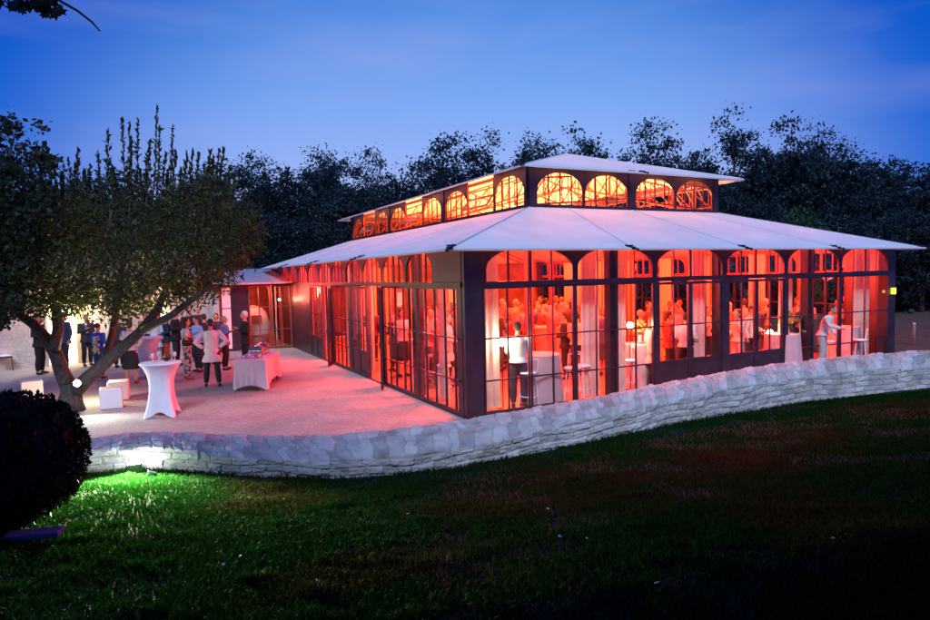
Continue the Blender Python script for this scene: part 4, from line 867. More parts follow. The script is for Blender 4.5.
# ------------------------------------------------------------------ people
DG = None
def remeshed(mb, vox, name, m, parent, sm=3, dec=None):
    me = bpy.data.meshes.new(name); me.from_pydata(mb.v, [], mb.f); me.update()
    o = bpy.data.objects.new('tmp', me); COL.objects.link(o)
    r = o.modifiers.new('r', 'REMESH'); r.mode = 'VOXEL'; r.voxel_size = vox; r.use_smooth_shade = True
    s = o.modifiers.new('s', 'SMOOTH'); s.iterations = sm; s.factor = .5
    if dec: d = o.modifiers.new('d', 'DECIMATE'); d.ratio = dec
    bpy.context.view_layer.update(); dg = bpy.context.evaluated_depsgraph_get()
    nm = bpy.data.meshes.new_from_object(o.evaluated_get(dg)); nm.name = name; bpy.data.objects.remove(o); bpy.data.meshes.remove(me)
    nm.materials.clear(); nm.materials.append(m)
    ob = bpy.data.objects.new(name, nm); COL.objects.link(ob); ob.parent = parent; return ob
def CM(c, rough=.85, key={}, var=.12):
    k = (tuple(c), rough)
    if k not in key: key[k] = mat('fabric' if rough > .6 else 'skin', c, rough, var=var, scale=12, bump=.15, bscale=60)
    return key[k]
SKIN = (.46, .26, .18)
def person(loc, yaw, label, H=1.74, fem=False, arms=('relax', 'relax'), stance=.11, stride=.0, lean=0., top=(.05, .05, .06), topk='jacket', bot=(.02, .02, .03), botk='trousers', hair=(.03, .02, .015), hairk='short', shoes=(.02, .02, .02), skin=SKIN, group=None, vox=.014, head_tilt=0., head_turn=0., fingers=True, hip=0.):
    t = empty('person', loc, label, 'person', group, yaw); k = H/1.75; t.scale = (k, k, k)
    sw = .165 if fem else .19; hw = .10 if fem else .095
    def up_(p):  # lean above the hips
        x, y, z = p
        if z > .92: d = z-.92; y, z = y+math.sin(lean)*d, .92+math.cos(lean)*d
        return Vector((x, y, z))
    legs = []
    for s_, st in ((-1, stride), (1, -stride)):
        legs.append([Vector((s_*hw*.9, 0, .93)), Vector((s_*(hw+(stance-hw)*.5), .02+st*.5, .50)), Vector((s_*stance, st-.02, .09)), Vector((s_*(stance+.015), st+.13, .03))])
    AR = {'relax': ((.245, -.03, 1.16), (.255, .05, .91)), 'bent': ((.25, -.04, 1.17), (.13, .22, 1.13)), 'hold': ((.24, .0, 1.16), (.11, .24, 1.28)), 'hip': ((.38, -.10, 1.18), (.19, -.02, 1.02)), 'fold': ((.24, .02, 1.17), (-.02, .20, 1.16)),
          'up': ((.25, .08, 1.2), (.10, .18, 1.48)), 'back': ((.25, -.14, 1.17), (.06, -.19, .98)), 'reach': ((.24, .14, 1.22), (.18, .42, 1.15)), 'down': ((.23, .08, 1.14), (.12, .26, .95))}
    arm = []
    for s_, a_ in ((-1, arms[0]), (1, arms[1])):
        e_, w_ = AR[a_]; sh = up_((s_*sw, 0, 1.41)); el = up_((s_*e_[0]*(sw/.19), e_[1], e_[2])); wr = up_((s_*w_[0]*(sw/.19 if a_ == 'relax' else 1), w_[1], w_[2])); arm.append((sh, el, wr, s_))
    # body
    b = MB(); f_ = .93 if fem else 1
    tz = [(.86, .15, .10), (.95, .155, .11), (1.05, .135 if fem else .145, .095), (1.15, .135 if fem else .155, .10), (1.28, .155 if fem else .175, .115), (1.38, .165*f_+.01, .105), (1.44, .12, .08), (1.48, .065, .06)]
    def torso(mb, tz, inf=0.):
        P = []
        for z, a_, c_ in tz: P.append([up_(((a_+inf)*math.cos(th), (c_+inf)*math.sin(th), z)) for th in [2*math.pi*q/20 for q in range(21)]])
        mb.quadgrid(P); o_ = len(mb.v); mb.v.append(tuple(up_((0, 0, tz[0][0])))); mb.v.append(tuple(up_((0, 0, tz[-1][0])))); base = o_-21*len(tz)
        for q in range(20): mb.f.append((o_, base+q+1, base+q)); mb.f.append((o_+1, base+21*(len(tz)-1)+q, base+21*(len(tz)-1)+q+1))
    torso(b, tz)
    neck = up_((0, .01, 1.46)); hc = up_((0, .025, 1.645)); hr = Matrix.Rotation(head_turn, 3, 'Z') @ Matrix.Rotation(-head_tilt-lean*.5, 3, 'X')
    def hp(x, y, z): return hc+hr @ Vector((x, y, z))
    b.tube([neck-Vector((0, 0, .04)), hp(0, -.01, -.04)], [.056, .052], 10)
    b.ell(hp(0, -.008, .025), (.076, .094, .092), hr); b.ell(hp(0, .022, -.045), (.058, .068, .068), hr, 10, 7)
    b.ell(hp(0, .094, -.012), (.013, .020, .024), hr, 6, 5)
    for s_ in (-1, 1): b.ell(hp(s_*.078, -.005, -.01), (.011, .02, .03), hr, 6, 5)
    for lg in legs:
        b.tube([lg[0]+Vector((0, 0, -.02)), lg[0].lerp(lg[1], .5), lg[1], lg[1].lerp(lg[2], .35)+Vector((0, -.015, 0)), lg[2]], [.088, .078, .056, .054, .037], 10); b.tube([lg[2], lg[3]], [.038, .034], 8)
    for sh, el, wr, s_ in arm:
        b.ell(sh, (.058, .056, .06)); b.tube([sh, sh.lerp(el, .45), el, el.lerp(wr, .3), wr], [.05, .047, .038, .037, .026], 9)
        d = (wr-el).normalized(); side = Vector((s_, 0, 0)); side = (side-d*side.dot(d)).normalized(); nr = d.cross(side)
        pc = wr+d*.05; b.tube([wr, wr+d*.045, wr+d*.085], [.024, .036, .034], 8, (1, .55) if False else (1, .7))
        if fingers:
            for q in range(4):
                o0 = wr+d*.08+side*(q-1.5)*.0185; l = (.062, .075, .070, .055)[q]; cu = nr*(.012*(1 if s_ > 0 else -1)); b.tube([o0, o0+d*l*.5+cu*.4, o0+d*l*.85+cu*1.6], [.0095, .009, .0075], 6)
            b.tube([wr+d*.03-side*.025, wr+d*.06-side*.052, wr+d*.085-side*.055], [.012, .011, .009], 6)
    body = remeshed(b, vox*.72 if fingers else vox, 'body', CM(skin, .55), t, 2, .6)
    # eyes and mouth
    if fingers:
        for s_ in (-1, 1): m = MB(); m.ell(hp(s_*.03, .079, .012), (.011, .009, .008), hr, 8, 6); m.build('eye', CM((.03, .02, .02), .3), t, smooth=True)
        m = MB(); m.ell(hp(0, .084, -.058), (.024, .01, .006), hr, 8, 6); m.build('mouth', CM((.28, .07, .06), .5), t, smooth=True)
    # shoes
    for lg in legs:
        m = MB(); dr_ = Vector((lg[3].x-lg[2].x, lg[3].y-lg[2].y, 0)).normalized(); c_ = lg[2]; q = Matrix.Rotation(math.atan2(-dr_.x, dr_.y), 3, 'Z')
        m.ell(c_+dr_*.06+Vector((0, 0, -.045)), (.046, .135, .042), q, 12, 8); m.ell(c_+Vector((0, 0, -.03)), (.046, .055, .058), q, 10, 7); s2 = remeshed(m, .014, 'shoe', CM(shoes, .5 if False else .65), t, 1)
    # lower garment
    m = MB()
    if botk in ('trousers', 'capri', 'flare'):
        end = .12 if botk != 'capri' else .36
        m.ell((0, 0, .93), (.160, .118, .13))
        for lg in legs:
            lo = lg[1].lerp(lg[2], (.5-end)/(.5-.09) if botk != 'capri' else .45)
            fr_ = .075 if botk == 'flare' else .056
            m.tube([lg[0]+Vector((0, 0, .03)), lg[0].lerp(lg[1], .25), lg[0].lerp(lg[1], .6), lg[1], lg[1].lerp(lo, .5)+Vector((0, -.012, 0)), lo], [.092, .095, .088, .076, .076 if fr_ < .06 else .08, fr_ if botk != 'capri' else .062], 12)
        m.tube([(0, 0, .9), (0, 0, 1.04)], [.16, .145], 16, (1, .74))
    else:
        zs_ = {'skirt': .42, 'dress': .46, 'long': .2}[botk]
        P = [[(a_*math.cos(th)*(1+.05*math.sin(7*th)*(1-v)), c_*math.sin(th)*(1+.05*math.sin(5*th)*(1-v)), z) for th in [2*math.pi*q/24 for q in range(25)]] for v, z, a_, c_ in ((0, zs_, .21, .17), (.3, zs_+.2, .20, .155), (.7, .80, .185, .14), (1, 1.04, .145, .11))]
        m.quadgrid(P); o_ = len(m.v); m.v += [(0, 0, zs_), (0, 0, 1.04)]; 
        for q in range(24): m.f.append((o_, o_-100+q+1, o_-100+q)); m.f.append((o_+1, o_-25+q, o_-25+q+1))
    remeshed(m, vox, 'trousers' if botk in ('trousers', 'capri', 'flare') else 'skirt', CM(bot), t, 2, .6)
    # upper garment
    m = MB(); inf = {'jacket': .03, 'shirt': .017, 'tshirt': .014, 'tunic': .026}[topk]
    zlow = {'jacket': .82, 'shirt': .93, 'tshirt': .95, 'tunic': .66}[topk]
    tz2 = [(zlow, .225 if topk == 'tunic' else .19, .175 if topk == 'tunic' else .15)]+[q for q in tz if q[0] > zlow+.04][:-1]+[(1.475, .07, .065)]
    torso(m, tz2, inf)
    for sh, el, wr, s_ in arm:
        m.ell(sh, (.066+inf*.4, .064+inf*.4, .066)); 
        if topk == 'tshirt': m.tube([sh, sh.lerp(el, .62)], [.064, .062], 10)
        else: w2 = el.lerp(wr, .93); m.tube([sh, sh.lerp(el, .5), el, el.lerp(wr, .5), w2], [.060+inf*.3, .058+inf*.3, .051+inf*.3, .047+inf*.3, .038+inf*.3], 10)
    remeshed(m, vox, 'jacket' if topk == 'jacket' else 'top', CM(top), t, 2, .6)
    # hair
    if hairk != 'bald':
        m = MB(); m.ell(hp(0, -.022, .042), (.086, .094, .088), hr); 
        if hairk == 'bob': m.ell(hp(0, -.045, -.035), (.094, .07, .085), hr)
        if hairk == 'long': m.ell(hp(0, -.05, -.06), (.088, .06, .12), hr); m.ell(hp(0, -.075, -.16), (.07, .035, .10), hr)
        if hairk == 'bun': m.ell(hp(0, -.11, .06), (.04, .04, .04), hr)
        if hairk == 'short': m.ell(hp(0, -.045, -.005), (.078, .065, .07), hr)
        remeshed(m, vox, 'hair', CM(hair, .75), t, 2, .6)
    t['hands'] = 0; del t['hands']
    def W(p): return t.matrix_world if False else Matrix.Rotation(yaw, 4, 'Z') @ Vector((p.x*k, p.y*k, p.z*k))+Vector(loc)
    t_info = [W(arm[0][2]), W(arm[1][2])]
    return t, t_info
def face_to(p, px=None, py=None, ang=None, q=None):
    # yaw so that local +Y points at q (world) 
    d = Vector(q)-Vector(p); return math.atan2(-d.x, d.y)
def camyaw(p, deg):  # 0 = facing the camera, 180 = back to camera, +90 = facing photo right
    d = CAM-Vector(p); base = math.atan2(-d.x, d.y); return base+R(deg)
def bag(loc, rz, label, strap_top=None, s=1.):
    t = empty('shoulder_bag', loc, label, 'bag'); t.rotation_euler = (0, 0, rz)
    m = MB(); m.ell((0, 0, 0), (.16*s, .07*s, .13*s), nu=14, nv=8); m.box(-.14*s, .14*s, -.055*s, .055*s, -.11*s, .02*s); remeshed(m, .014, 'bag_body', CM((.012, .012, .016), .5), t, 2)
    m = MB(); m.tube([(-.12*s, 0, .08), (-.05, 0, .36), (0, 0, .44), (.05, 0, .36), (.12*s, 0, .08)], .009, 6); m.build('strap', CM((.012, .012, .016), .5), t)
def P_(x, y, deg, label, hgt=None, **kw):
    p = gp(x, y, 0.0); dist = (p-CAM).dot(fw)
    return person(tuple(p), camyaw(p, deg), label, **kw)+(p,)
blk = (.010, .010, .013)
P_(41, 374.5, 60, 'person in black standing just left of the tree trunk, head lit red', H=1.80, arms=('relax', 'bent'), top=blk, bot=blk, skin=(.5, .16, .10), hair=(.25, .06, .03))  # red light on the head is put into the skin and hair colours
P_(66, 371, -55, 'man in dark open jacket over blue shirt before the lit doorway', H=1.84, arms=('relax', 'bent'), top=(.02, .035, .075), bot=(.012, .014, .025), stride=.08)
_, h_, p_ = P_(88, 366, 25, 'grey-haired man in dark suit holding a glass before the tan door', H=1.70, arms=('fold', 'hold'), top=(.025, .04, .05), bot=(.02, .03, .05), hair=(.30, .26, .20)); glass_obj(tuple(h_[1]+Vector((0, 0, .0))), 'glass held by the grey-haired man before the tan door')
_, h_, p_ = P_(100, 379, 140, 'person in bright blue top seen from behind at the fork of the tree, holding flowers', H=1.58, arms=('fold', 'bent'), top=(.02, .07, .42), bot=(.02, .05, .16), hair=(.02, .015, .02), hairk='bun', topk='shirt')
m = MB(); rr_ = random.Random(4)
for i in range(46): m.ell((rr_.uniform(-.07, .07), rr_.uniform(-.06, .06), rr_.uniform(-.3, .16)), (.03, .012, .04), Matrix.Rotation(rr_.uniform(0, 6), 3, 'Z') @ Matrix.Rotation(rr_.uniform(0, 3), 3, 'X'), 6, 4)
o = m.build('flower_bunch', mat('pale_flowers', (.6, .62, .42), .8, col2=(.3, .4, .16), scale=25)); q = CAM.lerp(p_+Vector((0, 0, 1.05)), .962); o.location = (q.x-.05, q.y, 1.12); tag(o, 'pale bunch of flowers held against the blue top by the tree', 'flowers')
_, h_, p_ = P_(132, 384, 160, 'woman in lavender top and dark skirt behind the leaning branch', H=1.72, fem=True, arms=('bent', 'hip'), top=(.52, .46, .62), topk='shirt', bot=(.012, .014, .03), botk='skirt', hairk='bob', shoes=(.2, .03, .03)); bag((p_.x-.26, p_.y-.05, 1.08), .5, 'black handbag at the left hip of the woman in lavender')
P_(157, 366, 175, 'woman in loose white tunic and pale trousers behind the cocktail table', H=1.64, fem=True, arms=('bent', 'relax'), top=(.66, .64, .72), topk='tunic', bot=(.6, .55, .58), hairk='bob')
P_(168, 365, -80, 'woman with brown hair in navy cardigan and red trousers', H=1.62, fem=True, arms=('bent', 'bent'), top=(.015, .02, .05), bot=(.45, .05, .03), hair=(.12, .055, .03), hairk='bob')
P_(177, 366, 70, 'tall man in dark clothes between the red trousers and the patterned trousers', H=1.80, arms=('relax', 'fold'), top=blk, bot=(.015, .02, .04))
_, h_, p_ = P_(188, 379.5, 100, 'woman in white top and patterned trousers with dark shoulder bag', H=1.70, fem=True, arms=('hold', 'bent'), top=(.62, .60, .66), topk='tshirt', bot=(.28, .20, .26), botk='flare', hairk='long', shoes=(.35, .05, .03), hair=(.02, .012, .01)); bag((p_.x+.02, p_.y-.17, 1.06), .1, 'dark shoulder bag of the woman in patterned trousers')
mp_ = CM((.28, .20, .26)); 
for nn in mp_.node_tree.nodes:
    if nn.type == 'VALTORGB': nn.color_ramp.elements[0].color = (.05, .035, .08, 1); nn.color_ramp.elements[1].color = (.5, .38, .42, 1); nn.color_ramp.elements[0].position = .45; nn.color_ramp.elements[1].position = .55
P_(199, 372, -60, 'young man in light blue shirt and dark trousers facing the woman with the bag', H=1.66, arms=('bent', 'hold'), top=(.25, .38, .70), topk='shirt', bot=(.015, .018, .03), head_tilt=.3)
P_(191, 362, 20, 'dark-haired man in dark jacket at the back, above the young man in blue', H=1.84, arms=('relax', 'bent'), top=blk, bot=blk)
P_(199.5, 358, 15, 'person with pink-lit face in a dark jacket, hindmost of the guests', H=1.82, arms=('relax', 'bent'), top=(.03, .025, .03), bot=blk, skin=(.55, .28, .24), hair=(.35, .20, .16))  # skin and hair tinted to carry the pink light on the face
_, h_, p_ = P_(213, 387, 178, 'waiter in a long white tunic and dark trousers facing the buffet', H=1.74, arms=('hip', 'hip'), top=(.74, .72, .76), topk='tunic', bot=(.014, .018, .035), stance=.16, stride=.05)
P_(226, 370, 75, 'blond person in denim jacket with a drink left of the buffet', H=1.64, fem=True, arms=('relax', 'hold'), top=(.08, .16, .34), bot=blk, hair=(.40, .22, .09), hairk='bob')
P_(247, 372, -75, 'white-haired man in black suit behind the chafing dishes', H=1.80, arms=('hold', 'relax'), top=blk, bot=blk, hair=(.62, .58, .56))
P_(120, 368, 150, 'man in dark coat behind the woman in lavender, nearest the stone wall', H=1.72, arms=('relax', 'bent'), top=(.03, .03, .04), bot=blk)
P_(147, 361, -30, 'person in brown jacket at the back between the tunic and the woman in lavender', H=1.66, arms=('bent', 'relax'), top=(.10, .05, .03), bot=(.02, .02, .04), hair=(.1, .05, .02))
P_(206, 366, 200, 'person in black with back turned, just left of the waiter in the tunic', H=1.66, arms=('relax', 'bent'), top=blk, bot=blk)
P_(218, 364, -20, 'woman in dark plum dress at the back right of the waiter in the tunic', H=1.66, fem=True, arms=('bent', 'hold'), top=(.07, .02, .05), bot=(.05, .015, .04), botk='skirt', hair=(.05, .02, .01), hairk='bob')
P_(160, 360, 40, 'person in grey shirt at the back behind the white tunic', H=1.72, arms=('bent', 'relax'), top=(.2, .2, .24), topk='shirt', bot=blk, hair=(.2, .15, .1))
# inside, singled out
RS = (.5, .26, .18)
P_(519, 408, 176, 'waiter in white shirt with dark apron behind the corner bay glass, back turned', H=1.76, arms=('down', 'down'), top=(.72, .64, .62), topk='shirt', bot=(.05, .03, .06), botk='trousers', fingers=False)
P_(578, 381, 170, 'man in pale shirt and black trousers seen from behind left of the curtain pair', H=1.74, arms=('down', 'bent'), top=(.62, .42, .36), topk='shirt', bot=blk, fingers=False)
P_(566, 379, -100, 'person in a black suit beside the man in pale shirt', H=1.72, arms=('bent', 'relax'), top=blk, bot=blk, fingers=False)
P_(652, 391, 120, 'woman in long pale coat stepping behind the edge of the left glazed door', H=1.68, fem=True, arms=('bent', 'relax'), top=(.60, .40, .34), topk='tunic', bot=(.03, .02, .04), hair=(.15, .05, .02), hairk='long', fingers=False, stride=.12)
P_(686, 385, 172, 'person in white shirt with back to the glass of the left door', H=1.72, arms=('bent', 'bent'), top=(.70, .66, .70), topk='shirt', bot=blk, fingers=False)
P_(669, 379, 100, 'person in dark red clothes behind the left leaf of the left door', H=1.70, arms=('bent', 'relax'), top=(.20, .03, .02), bot=blk, fingers=False)
P_(697, 370, -120, 'person in a bright red shirt right of the white shirt in the left door', H=1.70, arms=('bent', 'bent'), top=(.55, .04, .03), topk='shirt', bot=blk, fingers=False)
P_(738, 377, -40, 'woman in pale blouse talking behind the right glazed door', H=1.70, fem=True, arms=('up', 'bent'), top=(.66, .48, .42), topk='shirt', bot=(.5, .3, .26), hair=(.1, .04, .02), hairk='bob', fingers=False)
P_(751, 373, 60, 'second person in light shirt behind the right glazed door, facing the woman in the blouse', H=1.76, arms=('bent', 'relax'), top=(.62, .40, .38), topk='shirt', bot=blk, fingers=False)
P_(777, 371, 95, 'person in black bending beside the bouquet behind the right door', H=1.76, arms=('reach', 'reach'), lean=.75, top=blk, bot=blk, fingers=False)
P_(822, 371, 75, 'man in white shirt leaning forward right of the third wall post', H=1.78, arms=('down', 'reach'), lean=.3, top=(.74, .64, .62), topk='shirt', bot=(.5, .42, .4), fingers=False)
P_(373, 362, 165, 'dark-dressed man standing in the open terrace doorway', H=1.78, arms=('bent', 'relax'), top=(.03, .015, .015), bot=blk, fingers=False)
P_(584, 349, 190, 'man in a bright red jacket beyond the bar, between the arches', H=1.86, arms=('bent', 'relax'), top=(.50, .05, .03), bot=blk, fingers=False)
# crowd
protos = []
cols = [((.62, .5, .45), 'shirt'), ((.03, .02, .03), 'jacket'), ((.5, .12, .1), 'shirt'), ((.55, .45, .5), 'tunic'), ((.05, .05, .14), 'jacket'), ((.6, .35, .25), 'tshirt'), ((.12, .05, .04), 'jacket'), ((.35, .3, .4), 'shirt')]
cl_label = 'guest standing in the party crowd inside the hall, reddened by the lights'
for i, (c_, tk) in enumerate(cols):
    t, _ = person((0, 0, 0), 0, cl_label, H=1.74, fem=i % 2 == 0, arms=[('bent', 'hold'), ('relax', 'bent'), ('hold', 'relax'), ('fold', 'bent'), ('up', 'relax'), ('bent', 'relax'), ('relax', 'relax'), ('hold', 'hold')][i], top=c_, topk=tk, bot=[blk, (.05, .05, .08), (.2, .15, .12)][i % 3], botk='skirt' if i in (0, 4) else 'trousers', hair=[(.03, .02, .015), (.2, .1, .05), (.4, .35, .3)][i % 3], hairk=['bob', 'short', 'long', 'short'][i % 4], group='crowd of guests inside the hall', vox=.02, fingers=False); protos.append(t)
rc = random.Random(5); spots = []
for px_, dep_ in ((487, 17.2), (497, 18.0), (551, 17.4), (596, 18.2), (604, 17.0), (640, 17.6), (648, 18.8), (676, 17.0), (706, 17.8), (712, 18.6), (729, 18.6), (744, 19.2), (760, 18.8), (766, 20.0), (797, 20.2), (806, 19.4), (838, 20.4), (846, 21.2), (438, 16.0), (446, 15.6), (455, 16.6), (430, 17.2), (460, 15.9), (424, 16.6), (401, 17.6), (393, 18.6)):
    q = dp(px_, 300, dep_); q.z = .012; spots.append(q)
tries = 0
while len(spots) < 104 and tries < 20000:
    tries += 1
    if rc.random() < .72: px_, dep_ = rc.uniform(486, 600), rc.uniform(18.6, 25)
    elif rc.random() < .6: px_, dep_ = rc.uniform(425, 466), rc.uniform(18.5, 24)
    else: px_, dep_ = rc.uniform(640, 770), rc.uniform(18, 23)
    p = dp(px_, 300, dep_); p.z = 0.012
    if not (1.0 < p.x < 12.2 and 2 < p.y < 17.3): continue
    if 532 < px_ < 606 and dep_ < 20.4: continue
    if any((p-q).length < .42 for q in spots): continue
    spots.append(p)
cen = Vector((4.8, 11.5, 0))
for i, p in enumerate(spots):
    t = protos[i] if i < len(protos) else copy_tree(protos[i % len(protos)])
    t.location = p; t.rotation_euler = (0, 0, rc.uniform(0, 6.28)); s_ = rc.uniform(.92, 1.06); t.scale = (s_, s_, s_)
# ------------------------------------------------------------------ vegetation
def leaves(name, C_, size, asp, m, parent=None, off=(0, 0, 0), seed=0, up_bias=0., dirs=None, fold=.25):
    C_ = np.asarray(C_, float); n = len(C_); r = np.random.RandomState(seed)
    if dirs is None: d = r.normal(size=(n, 3)); d[:, 2] += up_bias
    else: d = np.asarray(dirs)+r.normal(size=(n, 3))*.35
    d /= np.linalg.norm(d, axis=1)[:, None]; q = r.normal(size=(n, 3)); s_ = np.cross(d, q); s_ /= np.linalg.norm(s_, axis=1)[:, None]; nn = np.cross(d, s_)
    L_ = (size*(.6+.8*r.rand(n)))[:, None]; W_ = L_*asp
    V = np.empty((n, 4, 3)); V[:, 0] = C_-d*L_*.5; V[:, 1] = C_+s_*W_*.5+nn*L_*fold*.2; V[:, 2] = C_+d*L_*.5; V[:, 3] = C_-s_*W_*.5+nn*L_*fold*.2
    V -= np.array(off); me = bpy.data.meshes.new(name); me.vertices.add(n*4); me.vertices.foreach_set('co', V.ravel()); me.loops.add(n*4); me.loops.foreach_set('vertex_index', np.arange(n*4)); me.polygons.add(n); me.polygons.foreach_set('loop_start', np.arange(n)*4); me.update(calc_edges=True)
    me.materials.append(m); o = bpy.data.objects.new(name, me); COL.objects.link(o)
    if parent: o.parent = parent
    return o
def clumps(r, blobs, nper, cl, sig, surf=.55):
    out_ = []
    tot = sum(b[1][0]*b[1][1]*b[1][2] for b in blobs)
    for c, rd in blobs:
        k = max(2, int(cl*rd[0]*rd[1]*rd[2]/tot)); u = r.normal(size=(k, 3)); u /= np.linalg.norm(u, axis=1)[:, None]; rr_ = (surf+(1-surf)*r.rand(k))**.8
        cc = np.array(c)+u*rr_[:, None]*np.array(rd)
        sg = sig*(.5+r.rand(k)); pts = cc[:, None]+r.normal(size=(k, nper, 3))*sg[:, None, None]*np.array([1, 1, .7]); out_.append(pts.reshape(-1, 3))
    return np.concatenate(out_)
def woodland_proto(kind, seed):
    r = np.random.RandomState(seed); t = empty('woodland_tree', (0, 0, 0), '-', 'tree', 'trees behind the hall')
    trunk = MB(); pts = [(0, 0, -.5), (.1*r.randn(), .1*r.randn(), 2.5), (.2*r.randn(), .2*r.randn(), 6), (.2*r.randn(), 0, 8.4)]; trunk.tube(pts, [.22, .17, .10, .03], 8)
    blobs = []
    if kind == 0:  # broad oak
        for k in range(13): a_ = r.rand()*6.28; z = 2.2+6.2*r.rand(); w_ = 3.1*math.sin(min(1, (z-.6)/8.6)*math.pi)**.7; blobs.append(((w_*.62*math.cos(a_)*r.rand()**.5, w_*.62*math.sin(a_)*r.rand()**.5, z), (1.5+.6*r.rand(), 1.5+.6*r.rand(), 1.1+.5*r.rand())))
        blobs.append(((0, 0, 8.8), (1.2, 1.2, 1.0))); m_ = M['leaf_oak']; sz = .26
    elif kind == 1:  # pine-like, separate tufts and irregular top
        for k in range(17): a_ = r.rand()*6.28; z = 1.6+7.2*r.rand(); w_ = (2.9-.22*z)*r.rand()**.4; blobs.append(((w_*math.cos(a_), w_*math.sin(a_), z), (.9+.5*r.rand(), .9+.5*r.rand(), .6+.35*r.rand())))
        for z in (8.3, 9.1, 9.7): blobs.append(((.4*r.randn(), .4*r.randn(), z), (.6, .6, .5)))
        m_ = M['leaf_pine']; sz = .24
    elif kind == 2:  # tall loose crown with spires
        for k in range(9): a_ = r.rand()*6.28; z = 2+5*r.rand(); blobs.append(((1.5*math.cos(a_)*r.rand(), 1.5*math.sin(a_)*r.rand(), z), (1.5, 1.5, 1.3)))
        for k in range(6): a_ = r.rand()*6.28; h = 7.2+2.6*r.rand(); w_ = 1.6*r.rand(); blobs += [((w_*math.cos(a_), w_*math.sin(a_), h-d_), (.35+.25*d_, .35+.25*d_, .6)) for d_ in (0, .8, 1.6)]
        m_ = M['leaf_pine']; sz = .24
    else:
        for k in range(11): a_ = r.rand()*6.28; z = 1.4+6.6*r.rand(); w_ = 2.2*r.rand(); blobs.append(((w_*math.cos(a_), w_*math.sin(a_), z), (1.7, 1.7, 1.1)))
        for k in range(7): a_ = r.rand()*6.28; blobs.append(((1.9*math.cos(a_), 1.9*math.sin(a_), 5+3.2*r.rand()), (.7, .7, .6)))
        blobs.append(((.2, 0, 9.0), (.8, .8, .8))); m_ = M['leaf_oak']; sz = .28
    for c, rd in blobs[:10]: 
        z0 = max(1.2, c[2]-1.6); trunk.tube([(0, 0, z0), (c[0]*.5, c[1]*.5, z0+.7), c], [.07, .05, .02], 5)
    trunk.build('trunk', M['bark_dark'], t, smooth=True)
    leaves('crown', clumps(r, blobs, 56, 330, .28), sz*.70, .62, m_, t, seed=seed+50); return t
PR = [woodland_proto(k % 4, 100+k) for k in range(6)]
TL = [ # px, top y, distance, proto, label
 (-60, 150, 46, 0, None), (-15, 140, 50, 4, None), (25, 165, 44, 3, None), (70, 175, 48, 0, None), (118, 168, 50, 4, None), (160, 175, 46, 3, None), (196, 172, 50, 0, None), (222, 163, 44, 5, None), (250, 162, 48, 2, 'woodland tree just right of the upright willow shoots'), (283, 166, 45, 0, None), (308, 170, 52, 4, None),
 (327, 154, 47, 5, 'woodland tree with a flat protruding top left of the upper roof'), (352, 168, 44, 3, None), (372, 158, 50, 2, 'woodland tree behind the far end of the upper roof'), (402, 172, 46, 0, None), (430, 150, 50, 1, None), (447, 146, 46, 2, 'tall woodland tree of the pair left of the upper roof peak, left one'), (480, 139, 47, 1, 'tall woodland tree of the pair left of the upper roof peak, right one'), (508, 165, 44, 0, None), (538, 142, 49, 5, 'slim dark tree just above the corner of the upper roof'), (560, 150, 52, 1, None),
 (583, 134, 46, 1, 'spreading dark tree directly behind the peak of the upper roof'), (612, 150, 50, 4, None), (645, 132, 47, 2, 'dark tree right of the upper roof peak'), (672, 140, 50, 3, None), (700, 148, 45, 0, None), (737, 119, 44, 1, 'tallest tree right of the upper roof, left of the broad one'), (760, 145, 50, 4, None), (786, 119, 44, 3, 'tall broad tree with open branches on the right skyline'), (812, 130, 47, 1, None), (838, 147, 46, 5, None), (868, 162, 50, 0, None), (893, 158, 46, 4, None), (922, 166, 49, 3, None), (950, 160, 45, 0, None), (985, 150, 47, 4, None), (1020, 150, 46, 0, None),
 (715, 175, 38, 0, None), (885, 182, 38, 4, None), (800, 205, 33, 4, 'lighter green small tree behind the right side of the white roof'), (765, 195, 37, 0, None), (925, 190, 33, 3, None), (855, 215, 34, 0, None), (255, 205, 38, 0, None), (300, 215, 40, 4, None), (350, 205, 42, 3, None)]
used = set(); rt_ = random.Random(3)
for px_, ty, ds, pr, lb in TL:
    top_ = dp(px_, ty, ds); base = Vector((top_.x, top_.y, -.2)); h = top_.z+.2
    t = PR[pr] if pr not in used else copy_tree(PR[pr]); used.add(pr)
    if 'lighter green' in (lb or ''):
        for ch in t.children:
            if ch.name.startswith('crown'): ch.data = ch.data.copy(); ch.data.materials[0] = M['leaf_green']
    s_ = h/9.75; wx = s_*rt_.uniform(.85, 1.15) if s_ < 1.3 else s_*.9
    t.location = base; t.scale = (wx, wx, s_); t.rotation_euler = (0, 0, rt_.uniform(0, 6.28)); t['label'] = lb or 'dark blue-green tree merged into the woodland row behind the hall and terrace'
r = np.random.RandomState(8)
n = 60000; pxs = -120+1180*r.rand(n); ds = 33+14*r.rand(n); z = -.2+r.rand(n)**.8*(2.6+2.2*vnoise(pxs/60., ds/4.))
hd3 = np.array(rt0); f3 = np.array([math.sin(YAW), math.cos(YAW), 0]); Cc = np.array([CX, CY, 0])+f3*ds[:, None]+hd3*((pxs-465)/F*ds)[:, None]; Cc[:, 2] = z
ok = ~((Cc[:, 0] > -4) & (Cc[:, 0] < 15.5) & (Cc[:, 1] > 0) & (Cc[:, 1] < 23.5)) & ~((Cc[:, 0] < -2) & (Cc[:, 1] < 21))
tag(leaves('undergrowth', Cc[ok], .42, .7, M['leaf_pine'], seed=4), 'dark continuous undergrowth closing the foot of the woodland', 'undergrowth', kind='stuff')
